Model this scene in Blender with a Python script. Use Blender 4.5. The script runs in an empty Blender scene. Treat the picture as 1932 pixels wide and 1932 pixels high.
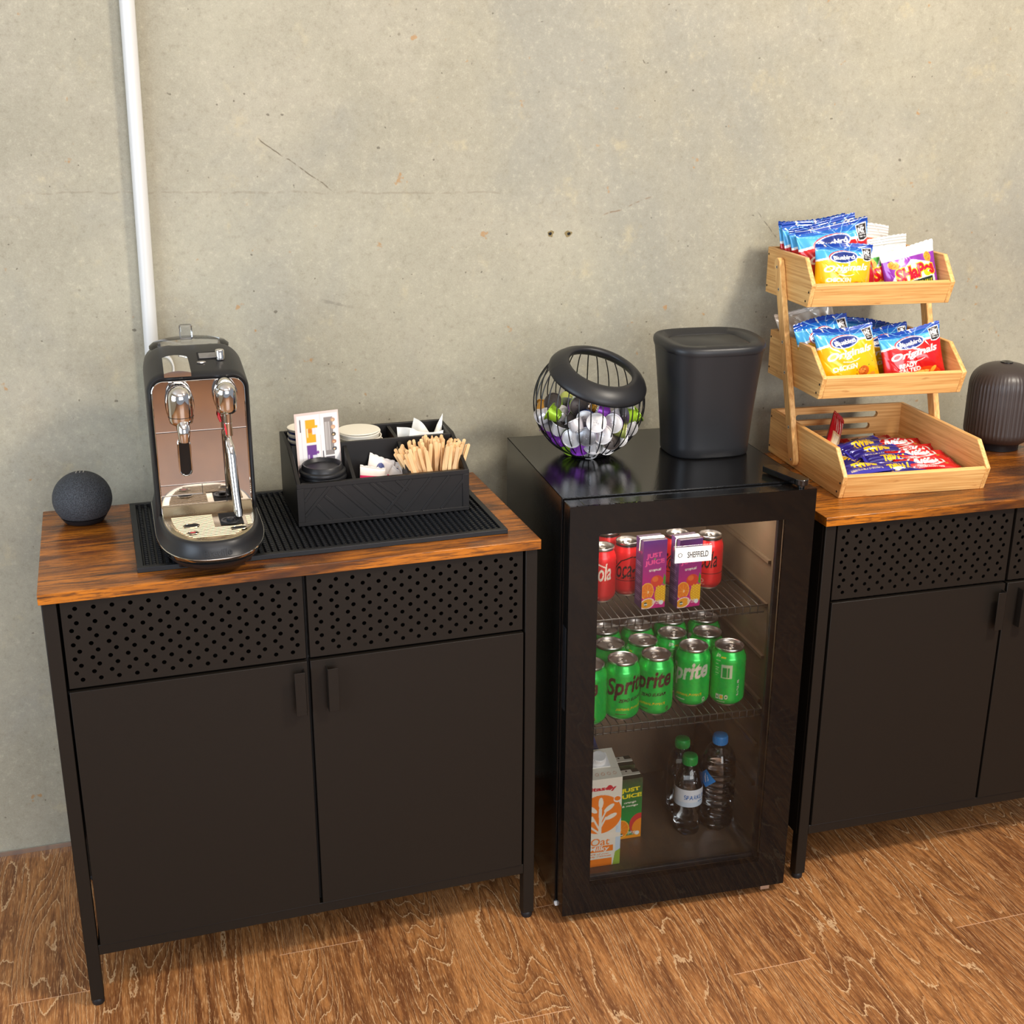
import bpy, math, random
import numpy as np
from mathutils import Matrix, Vector
random.seed(7); RNG = np.random.RandomState(11)
C = bpy.context.scene.collection
PI = math.pi
# ------------------------------------------------------------------ camera
cam = bpy.data.objects.new('camera', bpy.data.cameras.new('camera')); C.objects.link(cam)
cam.matrix_world = Matrix(((0.95723135, 0.09029002, -0.27487426, 0.18486229),
                           (-0.28929868, 0.31117118, -0.90525067, -2.27212729),
                           (0.00379785, 0.94605508, 0.32398359, 1.48732265),
                           (0, 0, 0, 1)))
cam.data.sensor_width = 36.0; cam.data.lens = 2370.883 / 1932 * 36.0
cam.data.clip_start = 0.05; cam.data.clip_end = 60
sc = bpy.context.scene
sc.camera = cam
sc.view_settings.view_transform = 'Standard'; sc.view_settings.look = 'None'
sc.view_settings.exposure = -0.06; sc.view_settings.gamma = 1.0; sc.view_settings.use_curve_mapping = False
sc.cycles.use_denoising = True
sc.cycles.max_bounces = 10; sc.cycles.transparent_max_bounces = 16; sc.cycles.caustics_reflective = False; sc.cycles.caustics_refractive = False
# ------------------------------------------------------------------ world and lights
w = bpy.data.worlds.new('world'); sc.world = w; w.use_nodes = True
w.node_tree.nodes['Background'].inputs[0].default_value = (0.80, 0.86, 1.0, 1); w.node_tree.nodes['Background'].inputs[1].default_value = 0.42
def area(name, loc, target, sx, sy, power, col, spread=180):
    l = bpy.data.lights.new(name, 'AREA'); l.shape = 'RECTANGLE'; l.size = sx; l.size_y = sy
    l.energy = power; l.color = col; l.spread = math.radians(spread)
    o = bpy.data.objects.new(name, l); C.objects.link(o); o.location = loc
    o.rotation_euler = (Vector(target) - Vector(loc)).to_track_quat('-Z', 'Y').to_euler()
    return o
area('ceiling_lamp_light', (1.95, -1.65, 2.55), (1.2, 0.0, 0.8), 0.36, 0.26, 54, (1.0, 0.91, 0.78))
area('ceiling_lamp_light_rear', (0.4, -2.6, 2.66), (0.4, -2.4, 0), 1.6, 1.0, 15, (1.0, 0.92, 0.82))
area('window_daylight', (-2.35, -1.9, 1.35), (0.6, -0.5, 0.8), 2.2, 1.7, 84, (0.70, 0.84, 1.0))
area('window_daylight_rear', (1.2, -5.0, 1.5), (1.0, 0, 0.7), 3.0, 1.8, 120, (0.96, 0.97, 1.0))
# ------------------------------------------------------------------ node helper
class NT:
    def __init__(s, name, rough=0.5, metal=0.0, color=None, spec=None, coat=None, bump=None):
        s.m = bpy.data.materials.new(name); s.m.use_nodes = True; s.t = s.m.node_tree
        s.b = s.t.nodes['Principled BSDF']
        s.b.inputs['Roughness'].default_value = rough; s.b.inputs['Metallic'].default_value = metal
        if spec is not None: s.b.inputs['Specular IOR Level'].default_value = spec
        if coat is not None: s.b.inputs['Coat Weight'].default_value = coat; s.b.inputs['Coat Roughness'].default_value = 0.08
        if color is not None: s.b.inputs['Base Color'].default_value = (*color, 1)
    def n(s, typ, ins=None, **kw):
        nd = s.t.nodes.new('ShaderNode' + typ)
        for k, v in kw.items(): setattr(nd, k, v)
        for k, v in (ins or {}).items(): s.put(nd.inputs[k], v)
        return nd
    def put(s, sock, v):
        if hasattr(v, 'is_linked'): s.t.links.new(v, sock)
        elif hasattr(v, 'outputs'): s.t.links.new(v.outputs[0], sock)
        else: sock.default_value = v
    def ma(s, op, a, b=0.0, c=None, clamp=False):
        nd = s.n('Math', operation=op, use_clamp=clamp); s.put(nd.inputs[0], a); s.put(nd.inputs[1], b)
        if c is not None: s.put(nd.inputs[2], c)
        return nd.outputs[0]
    def sstep(s, x, lo, hi):
        nd = s.n('MapRange', {'Value': x, 'From Min': lo, 'From Max': hi}, interpolation_type='SMOOTHSTEP'); return nd.outputs[0]
    def mix(s, f, a, b, mode='MIX'):
        nd = s.n('Mix', data_type='RGBA', blend_type=mode); s.put(nd.inputs[0], f); s.put(nd.inputs[6], a); s.put(nd.inputs[7], b); return nd.outputs[2]
    def noise(s, vec, scale, detail=3.0, rough=0.5, dist=0.0):
        nd = s.n('TexNoise', {'Vector': vec, 'Scale': scale, 'Detail': detail, 'Roughness': rough, 'Distortion': dist}); return nd.outputs[0]
    def obj(s): return s.n('TexCoord').outputs['Object']
    def pos(s): return s.n('NewGeometry').outputs['Position']
    def scale(s, vec, sx, sy, sz, loc=(0, 0, 0)):
        return s.n('Mapping', {'Vector': vec, 'Scale': (sx, sy, sz), 'Location': loc}).outputs[0]
    def col(s, v): s.put(s.b.inputs['Base Color'], v)
    def rgh(s, v): s.put(s.b.inputs['Roughness'], v)
    def bump(s, h, strength, dist=0.001):
        nd = s.n('Bump', {'Height': h, 'Strength': strength, 'Distance': dist}); s.put(s.b.inputs['Normal'], nd.outputs[0])
def L(r, g, b):
    f = lambda c: (c / 255 / 12.92) if c <= 10 else ((c / 255 + 0.055) / 1.055) ** 2.4
    return (f(r), f(g), f(b))
def L4(*c): return (*L(*c), 1)
# ------------------------------------------------------------------ materials
def plain(name, rgb, rough=0.5, metal=0.0, grain=0.0, gs=400, spec=None, coat=None, bump=0.0):
    s = NT(name, rough, metal, None, spec, coat)
    p = s.obj(); nz = s.noise(p, gs, 2.0)
    a = tuple(c * (1 - grain) for c in L(*rgb)); b = tuple(min(1, c * (1 + grain)) for c in L(*rgb))
    s.col(s.mix(nz, (*a, 1), (*b, 1)))
    if bump: s.bump(nz, bump, 0.0005)
    return s.m
M = {}
M['powder'] = plain('black_powder_coat', (28, 23, 18), 0.45, grain=0.12, gs=900, bump=0.12, spec=0.22)
M['inner'] = plain('cabinet_inner_black', (20, 18, 17), 0.7)
M['gloss'] = plain('black_gloss_enamel', (15, 14, 14), 0.10, spec=0.85, bump=0.35, gs=420)
M['matte'] = plain('black_matte_plastic', (29, 29, 31), 0.40, grain=0.15, gs=1500, bump=0.05, spec=0.4)
M['rubber'] = plain('black_rubber', (22, 23, 26), 0.45, grain=0.1, spec=0.4)
M['chrome'] = plain('chrome', (225, 222, 216), 0.04, 1.0)
M['mirror'] = plain('mirror_steel', (176, 166, 158), 0.05, 1.0)
M['steel'] = plain('brushed_steel', (190, 176, 148), 0.22, 1.0)
M['silver'] = plain('silver_aluminium', (214, 208, 203), 0.28, 1.0)
M['white'] = plain('white_plastic', (238, 238, 236), 0.35)
M['paper'] = plain('white_paper', (240, 238, 230), 0.75)
M['cream'] = plain('cream_card', (240, 234, 214), 0.6)
M['red'] = plain('red_silicone', (205, 20, 30), 0.4)
M['dark'] = plain('dark_hole', (9, 8, 8), 0.8)
M['liner'] = plain('dark_fridge_liner', (112, 92, 72), 0.32)
M['wire'] = plain('dark_shelf_wire', (52, 44, 36), 0.3)
M['teal'] = plain('teal_tape', (60, 140, 130), 0.5)
M['basketwire'] = plain('black_wire_enamel', (22, 21, 22), 0.3)
M['cupwhite'] = plain('white_cup', (236, 230, 215), 0.5)
M['navy'] = plain('navy_ink', (24, 36, 92), 0.5)
M['caddy'] = plain('black_stained_wood', (24, 22, 22), 0.42, grain=0.2, gs=60, spec=0.35)
M['ink'] = plain('black_ink', (20, 18, 18), 0.5)
M['capblue'] = plain('blue_cap_plastic', (30, 140, 215), 0.35)
M['capgreen'] = plain('green_cap_plastic', (10, 150, 60), 0.35)
# perforated speaker cloth
s = NT('speaker_cloth', 0.75); p = s.obj(); v = s.n('TexVoronoi', {'Vector': p, 'Scale': 620.0})
s.col(s.mix(s.sstep(v.outputs[0], 0.2, 0.7), L4(20, 22, 25), L4(62, 65, 70))); s.bump(v.outputs[0], 0.5, 0.0006); M['cloth'] = s.m
# ribbed dark timber-look plastic
M['diffuser'] = plain('dark_brown_plastic', (58, 49, 46), 0.38, grain=0.1)
# concrete wall
s = NT('concrete_wall', 0.72); P = s.pos()
big = s.noise(P, 1.1, 5.0, 0.62, 0.3); mid = s.noise(P, 6.0, 6.0, 0.65); fine = s.noise(P, 420.0, 3.0, 0.7); blotch = s.noise(s.scale(P, 1, 1, 1, (5, 2, 9)), 2.6, 4.0, 0.6, 0.6)
c = s.mix(s.sstep(big, 0.32, 0.70), L4(150, 145, 126), L4(173, 168, 147))
c = s.mix(s.ma('MULTIPLY', s.sstep(mid, 0.42, 0.72), 0.30), c, L4(178, 171, 154))
c = s.mix(s.ma('MULTIPLY', s.sstep(blotch, 0.58, 0.76), 0.40), c, L4(136, 126, 108))
c = s.mix(s.ma('MULTIPLY', s.sstep(fine, 0.35, 0.7), 0.22), c, L4(194, 186, 168))
cool = s.noise(s.scale(P, 1, 1, 0.8, (8, 3, 2)), 1.5, 6.0, 0.68, 0.4); c = s.mix(s.ma('MULTIPLY', s.sstep(cool, 0.44, 0.64), 0.52), c, L4(138, 138, 130))
gr = s.noise(P, 75.0, 6.0, 0.85); gr2 = s.noise(s.scale(P, 1, 1, 1, (2, 2, 7)), 9.0, 6.0, 0.75)
c = s.mix(s.ma('MULTIPLY', s.sstep(gr, 0.50, 0.72), 0.42), c, L4(120, 112, 92)); c = s.mix(s.ma('MULTIPLY', s.sstep(gr, 0.48, 0.30), 0.35), c, L4(206, 198, 174))
c = s.mix(s.ma('MULTIPLY', s.sstep(gr2, 0.56, 0.72), 0.35), c, L4(196, 180, 140))
sp = s.noise(s.scale(P, 1, 1, 1, (3, 7, 1)), 34.0, 2.0, 0.5); sp2 = s.noise(s.scale(P, 1, 1, 1, (13, 7, 4)), 85.0, 1.0, 0.5)
c = s.mix(s.ma('MULTIPLY', s.sstep(sp, 0.755, 0.80), 0.6), c, L4(104, 92, 72))
c = s.mix(s.ma('MULTIPLY', s.sstep(sp2, 0.775, 0.81), 0.7), c, L4(88, 80, 66))
rust = s.noise(s.scale(P, 1, 1, 1, (31, 7, 21)), 30.0, 3.0, 0.6)
c = s.mix(s.ma('MULTIPLY', s.sstep(rust, 0.70, 0.76), 0.6), c, L4(168, 118, 52))
sepx = s.n('SeparateXYZ', {'Vector': P})
# form joint and scratches: stains with a shape of their own
def seg(s, sepx, x0, z0, x1, z1, wd):
    dx, dz = x1 - x0, z1 - z0; ln = math.hypot(dx, dz)
    wob = s.ma('MULTIPLY', s.ma('SUBTRACT', s.noise(P, 24.0, 2.0), 0.5), 0.012)
    ax = s.ma('SUBTRACT', sepx.outputs[0], x0); az = s.ma('SUBTRACT', sepx.outputs[2], z0)
    t = s.ma('ADD', s.ma('MULTIPLY', ax, dx / ln), s.ma('MULTIPLY', az, dz / ln))
    d = s.ma('ABSOLUTE', s.ma('ADD', s.ma('SUBTRACT', s.ma('MULTIPLY', ax, dz / ln), s.ma('MULTIPLY', az, dx / ln)), wob))
    m1 = s.sstep(d, wd, wd * 0.3); m2 = s.ma('MULTIPLY', s.sstep(t, 0.0, 0.02), s.sstep(t, ln, ln - 0.03))
    br = s.sstep(s.noise(P, 60.0, 2.0), 0.36, 0.56)
    return s.ma('MULTIPLY', s.ma('MULTIPLY', m1, m2), br)
c = s.mix(s.ma('MULTIPLY', seg(s, sepx, 0.4143, 1.3993, 0.5797, 1.2821, 0.0016), 0.8), c, L4(92, 80, 60))
c = s.mix(s.ma('MULTIPLY', seg(s, sepx, 1.09, 1.235, 1.21, 1.275, 0.002), 0.55), c, L4(118, 84, 48))
c = s.mix(s.ma('MULTIPLY', seg(s, sepx, 0.02, 1.303, 0.90, 1.284, 0.0026), 0.30), c, L4(120, 108, 88))
c = s.mix(s.ma('MULTIPLY', seg(s, sepx, 1.43, 1.24, 1.50, 1.165, 0.0015), 0.6), c, L4(80, 72, 60))
c = s.mix(s.ma('MULTIPLY', seg(s, sepx, 0.51, 1.098, 0.60, 1.075, 0.004), 0.35), c, L4(90, 84, 74))
s.col(c); s.bump(s.ma('ADD', s.ma('MULTIPLY', fine, 0.6), s.ma('MULTIPLY', mid, 0.8)), 0.25, 0.002); M['concrete'] = s.m
# plank floor
s = NT('oak_vinyl_planks', 0.38); P = s.pos(); sx = s.n('SeparateXYZ', {'Vector': P}); X, Y = sx.outputs[0], sx.outputs[1]
PW = 0.152
xs = s.ma('DIVIDE', s.ma('ADD', X, 0.122), PW); idx = s.ma('FLOOR', xs)
md = s.ma('FLOORED_MODULO', idx, 3.0)
off = s.ma('ADD', s.ma('MULTIPLY', s.ma('COMPARE', md, 2.0, 0.4), 0.28), s.ma('MULTIPLY', s.ma('COMPARE', md, 1.0, 0.4), 0.62))
ys = s.ma('DIVIDE', s.ma('ADD', s.ma('ADD', Y, 0.355), off), 0.92); row = s.ma('FLOOR', ys)
wn = s.n('TexWhiteNoise', {'Vector': s.n('CombineXYZ', {'X': idx, 'Y': row})}, noise_dimensions='3D')
rid = wn.outputs[0]
gv = s.n('CombineXYZ', {'X': s.ma('ADD', X, s.ma('MULTIPLY', rid, 9.0)), 'Y': Y, 'Z': s.ma('MULTIPLY', rid, 37.0)})
warp = s.noise(s.scale(gv, 10.5, 1.5, 1.0), 1.0, 1.2, 0.4)
rings = s.ma('FRACT', s.ma('ADD', s.ma('MULTIPLY', warp, 30.0), s.ma('MULTIPLY', s.noise(s.scale(gv, 260, 90, 1), 1.0, 3.0), 0.42)))
fib = s.noise(s.scale(gv, 620, 40, 1), 1.0, 3.0, 0.65); fib2 = s.noise(s.scale(gv, 120, 7, 1), 1.0, 4.0, 0.6)
tone = s.ma('ADD', s.ma('MULTIPLY', fib2, 0.75), s.ma('MULTIPLY', s.noise(s.scale(gv, 9, 1.2, 1), 1.0, 3.0), 0.35))
c = s.mix(s.sstep(tone, 0.38, 0.72), L4(112, 66, 34), L4(182, 122, 68))
c = s.mix(s.ma('MULTIPLY', s.sstep(rings, 0.55, 0.99), 0.50), c, L4(88, 48, 22))
c = s.mix(s.ma('MULTIPLY', s.sstep(fib, 0.54, 0.66), 0.62), c, L4(212, 164, 112))
c = s.mix(s.ma('MULTIPLY', s.sstep(fib, 0.46, 0.33), 0.55), c, L4(64, 36, 18))
ringline = s.ma('MULTIPLY', s.ma('MULTIPLY', s.sstep(rings, 0.0, 0.02), s.sstep(rings, 0.12, 0.06)), s.sstep(s.noise(s.scale(gv, 14, 2.2, 1, (3, 1, 0)), 1.0, 2.0), 0.36, 0.52))
c = s.mix(s.ma('MULTIPLY', ringline, 0.75), c, L4(214, 176, 132))
c = s.mix(s.ma('MULTIPLY', s.ma('SUBTRACT', rid, 0.5, clamp=True), 0.35), c, L4(120, 70, 36))
fy = s.ma('FRACT', ys); fx = s.ma('FRACT', xs)
sy = s.ma('MULTIPLY', s.sstep(fy, 0.0022, 0.0008), 1.0); sxm = s.ma('MAXIMUM', s.sstep(fx, 0.006, 0.002), s.sstep(fx, 0.994, 0.998))
c = s.mix(s.ma('MULTIPLY', sxm, 0.45), c, L4(70, 42, 26)); c = s.mix(s.ma('MULTIPLY', sy, 0.8), c, L4(226, 178, 140))
s.col(c); s.rgh(s.ma('ADD', 0.34, s.ma('MULTIPLY', fib, 0.2))); s.bump(s.ma('SUBTRACT', fib, s.ma('MULTIPLY', ringline, 0.5)), 0.25, 0.0012); M['floor'] = s.m
# rustic brown board (grain along local X)
def rustic(name, edge=False):
    s = NT(name, 0.2 if not edge else 0.35, spec=0.5); P = s.obj()
    a = s.noise(s.scale(P, 5.0, 34, 34), 1.0, 4.0, 0.62, 0.5); b = s.noise(s.scale(P, 26, 300, 300), 1.0, 4.0, 0.7); d = s.noise(s.scale(P, 2.2, 9, 9, (4, 1, 2)), 1.0, 3.0, 0.6, 0.8)
    c = s.mix(s.sstep(a, 0.30, 0.72), L4(96, 50, 18), L4(192, 114, 32))
    c = s.mix(s.ma('MULTIPLY', s.sstep(b, 0.48, 0.62), 0.72), c, L4(66, 36, 18))
    c = s.mix(s.ma('MULTIPLY', s.sstep(d, 0.50, 0.68), 0.85), c, L4(52, 32, 22))
    st = s.noise(s.scale(P, 6, 110, 110, (9, 3, 5)), 1.0, 2.0, 0.5)
    c = s.mix(s.ma('MULTIPLY', s.sstep(st, 0.62, 0.70), 0.75), c, L4(44, 26, 18))
    s.col(c); s.rgh(s.ma('ADD', 0.17, s.ma('MULTIPLY', b, 0.18))); return s.m
M['rustic'] = rustic('rustic_brown_board')
# bamboo, grain along a chosen local axis
def bamboo(name, sc_):
    s = NT(name, 0.42); P = s.obj(); lo = 7; hi = 260
    v = s.scale(P, *[lo if k == sc_ else hi for k in 'xyz']); a = s.noise(v, 1.0, 3.0, 0.6)
    v2 = s.scale(P, *[2 if k == sc_ else 60 for k in 'xyz']); b = s.noise(v2, 1.0, 2.0, 0.5)
    c = s.mix(s.sstep(s.ma('ADD', s.ma('MULTIPLY', a, 0.6), s.ma('MULTIPLY', b, 0.4)), 0.36, 0.64), L4(206, 148, 82), L4(240, 192, 122))
    k = s.noise(s.scale(P, *[30 if k == sc_ else 120 for k in 'xyz']), 1.0, 2.0, 0.5)
    c = s.mix(s.ma('MULTIPLY', s.sstep(k, 0.68, 0.78), 0.45), c, L4(160, 96, 44))
    s.col(c); return s.m
for k in 'xyz': M['bam' + k] = bamboo('bamboo_grain_' + k, k)
s = NT('birch_stick', 0.6); s.col(s.mix(s.noise(s.scale(s.obj(), 300, 300, 8), 1.0, 2.0), L4(226, 176, 118), L4(250, 216, 164))); M['stick'] = s.m
# film printed with a colour attribute
def printed(name, rough, metal=0.0, coat=0.0):
    s = NT(name, rough, metal, coat=coat); a = s.n('Attribute', attribute_name='print'); s.col(a.outputs['Color']); return s.m
M['film'] = printed('printed_film', 0.22, 0.15, 0.5); M['card'] = printed('printed_card', 0.4); M['can'] = printed('printed_can', 0.25, 0.35, 0.3)
# thin clear pane / clear plastic: transparent with fresnel gloss
def clear(name, tint, ior=1.5, rough=0.02):
    m = bpy.data.materials.new(name); m.use_nodes = True; t = m.node_tree; t.nodes.clear()
    o = t.nodes.new('ShaderNodeOutputMaterial'); mx = t.nodes.new('ShaderNodeMixShader'); tr = t.nodes.new('ShaderNodeBsdfTransparent'); g = t.nodes.new('ShaderNodeBsdfGlossy'); fr = t.nodes.new('ShaderNodeFresnel')
    tr.inputs[0].default_value = (*tint, 1); g.inputs['Roughness'].default_value = rough; fr.inputs[0].default_value = ior
    t.links.new(fr.outputs[0], mx.inputs[0]); t.links.new(tr.outputs[0], mx.inputs[1]); t.links.new(g.outputs[0], mx.inputs[2]); t.links.new(mx.outputs[0], o.inputs[0]); return m
M['pane'] = clear('fridge_pane_glass', (0.93, 0.93, 0.91), 1.48, 0.01); M['clear'] = clear('clear_plastic', (0.95, 0.96, 0.97), 1.65, 0.06)
def refr(name, col, ior, rough=0.0):
    s = NT(name, rough, 0.0, col); s.b.inputs['Transmission Weight'].default_value = 1.0; s.b.inputs['IOR'].default_value = ior; return s.m
M['water'] = refr('bottle_water', (0.97, 0.99, 1.0), 1.33)
# ------------------------------------------------------------------ mesh builder
class MB:
    def __init__(s): s.v = []; s.f = []; s.mi = []; s.M = Matrix.Identity(4)
    def add(s, vs, fs, m=0):
        o = len(s.v)
        for p in vs: s.v.append(tuple(s.M @ Vector(p)))
        for f in fs: s.f.append(tuple(i + o for i in f)); s.mi.append(m)
        return s
    def box(s, x0, y0, z0, x1, y1, z1, m=0):
        return s.add([(x0, y0, z0), (x1, y0, z0), (x1, y1, z0), (x0, y1, z0), (x0, y0, z1), (x1, y0, z1), (x1, y1, z1), (x0, y1, z1)],
                     [(3, 2, 1, 0), (4, 5, 6, 7), (0, 1, 5, 4), (1, 2, 6, 5), (2, 3, 7, 6), (3, 0, 4, 7)], m)
    def prism(s, pts, axis, a, b, m=0):
        # pts are the two other coordinates in xyz order, counter-clockwise not required
        def mk(p, t): return {'x': (t, p[0], p[1]), 'y': (p[0], t, p[1]), 'z': (p[0], p[1], t)}[axis]
        n = len(pts); vs = [mk(p, a) for p in pts] + [mk(p, b) for p in pts]
        ar = sum(pts[i][0] * pts[(i + 1) % n][1] - pts[(i + 1) % n][0] * pts[i][1] for i in range(n))
        fs = [tuple(range(n)), tuple(range(2 * n - 1, n - 1, -1))] + [(i, i + n, (i + 1) % n + n, (i + 1) % n) for i in range(n)]
        flip = (ar > 0) == (axis != 'y')
        if (b > a) != flip: fs = [tuple(reversed(f)) for f in fs]
        return s.add(vs, fs, m)
    def rings(s, rs, m=0, cap0=True, cap1=True, closed=True):
        n = len(rs[0]); vs = [p for r in rs for p in r]; fs = []
        for k in range(len(rs) - 1):
            for i in range(n if closed else n - 1):
                j = (i + 1) % n; fs.append((k * n + i, k * n + j, (k + 1) * n + j, (k + 1) * n + i))
        if cap0: fs.append(tuple(range(n - 1, -1, -1)))
        if cap1: fs.append(tuple(range((len(rs) - 1) * n, len(rs) * n)))
        return s.add(vs, fs, m)
    def lathe(s, prof, n=32, c=(0, 0, 0), m=0, cap0=True, cap1=True):
        return s.rings([[(c[0] + r * math.cos(2 * PI * i / n), c[1] + r * math.sin(2 * PI * i / n), c[2] + z) for i in range(n)] for r, z in prof], m, cap0, cap1)
    def tube(s, path, r, n=8, m=0, closed=False, caps=True):
        P = [Vector(p) for p in path]; k = len(P); rs = []; up = None
        for i in range(k):
            if closed: t = (P[(i + 1) % k] - P[i - 1])
            else: t = P[min(i + 1, k - 1)] - P[max(i - 1, 0)]
            t.normalize()
            if up is None: up = Vector((0, 0, 1)) if abs(t.z) < 0.9 else Vector((1, 0, 0))
            a = t.cross(up).normalized(); b = a.cross(t).normalized(); up = b
            rr = r[i] if isinstance(r, (list, tuple)) else r
            rs.append([tuple(P[i] + a * rr * math.cos(2 * PI * j / n) + b * rr * math.sin(2 * PI * j / n)) for j in range(n)])
        if closed: rs.append(rs[0])
        return s.rings(rs, m, caps and not closed, caps and not closed)
    def sphere(s, c, r, n=24, k=14, m=0, sz=1.0):
        return s.lathe([(max(1e-5, r * math.sin(PI * i / k)), -r * sz * math.cos(PI * i / k)) for i in range(k + 1)], n, c, m, False, False)
    def text(s, body, size, fn, m=0, bold=0.0, shear=0.0, cuts=0.0, align='C'):
        vs, fs = text_tris(body, bold, shear, cuts / size if cuts else 0)
        vs = vs * size; x0, x1 = vs[:, 0].min(), vs[:, 0].max()
        sh = {'C': (x0 + x1) / 2, 'L': x0, 'R': x1}[align]
        return s.add([fn(x - sh, y) for x, y in vs], fs, m)
    def build(s, name, mats, parent=None, smooth=0, bevel=0.0, seg=2):
        me = bpy.data.meshes.new(name); me.from_pydata(s.v, [], s.f)
        mats = mats if isinstance(mats, (list, tuple)) else [mats]
        for k in mats: me.materials.append(M[k])
        me.polygons.foreach_set('material_index', s.mi)
        if smooth: me.polygons.foreach_set('use_smooth', [True] * len(s.f)); me.set_sharp_from_angle(angle=math.radians(smooth))
        me.update()
        o = bpy.data.objects.new(name, me); C.objects.link(o)
        if parent is not None: o.parent = parent
        if bevel:
            b = o.modifiers.new('bevel', 'BEVEL'); b.width = bevel; b.segments = seg; b.limit_method = 'ANGLE'; b.angle_limit = math.radians(40)
            me.polygons.foreach_set('use_smooth', [True] * len(s.f)); me.set_sharp_from_angle(angle=math.radians(30)); b.harden_normals = False
        return o
_tc = {}
def text_tris(body, bold=0.0, shear=0.0, cuts=0):
    key = (body, bold, shear, cuts)
    if key in _tc: return _tc[key]
    import bmesh
    c = bpy.data.curves.new('letters', 'FONT'); c.body = body; c.shear = shear; c.offset = bold; c.resolution_u = 4
    o = bpy.data.objects.new('letters', c); me = o.to_mesh(); bm = bmesh.new(); bm.from_mesh(me); o.to_mesh_clear()
    bmesh.ops.triangulate(bm, faces=bm.faces)
    if cuts:
        xs = [v.co.x for v in bm.verts]; x = min(xs) + cuts
        while x < max(xs):
            bmesh.ops.bisect_plane(bm, geom=bm.verts[:] + bm.edges[:] + bm.faces[:], plane_co=(x, 0, 0), plane_no=(1, 0, 0)); x += cuts
    bm.verts.ensure_lookup_table(); bm.verts.index_update()
    vs = np.array([(v.co.x, v.co.y) for v in bm.verts]) if len(bm.verts) else np.zeros((1, 2)); fs = [tuple(v.index for v in f.verts) for f in bm.faces]
    bm.free(); bpy.data.objects.remove(o); bpy.data.curves.remove(c)
    _tc[key] = (vs, fs); return vs, fs
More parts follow.
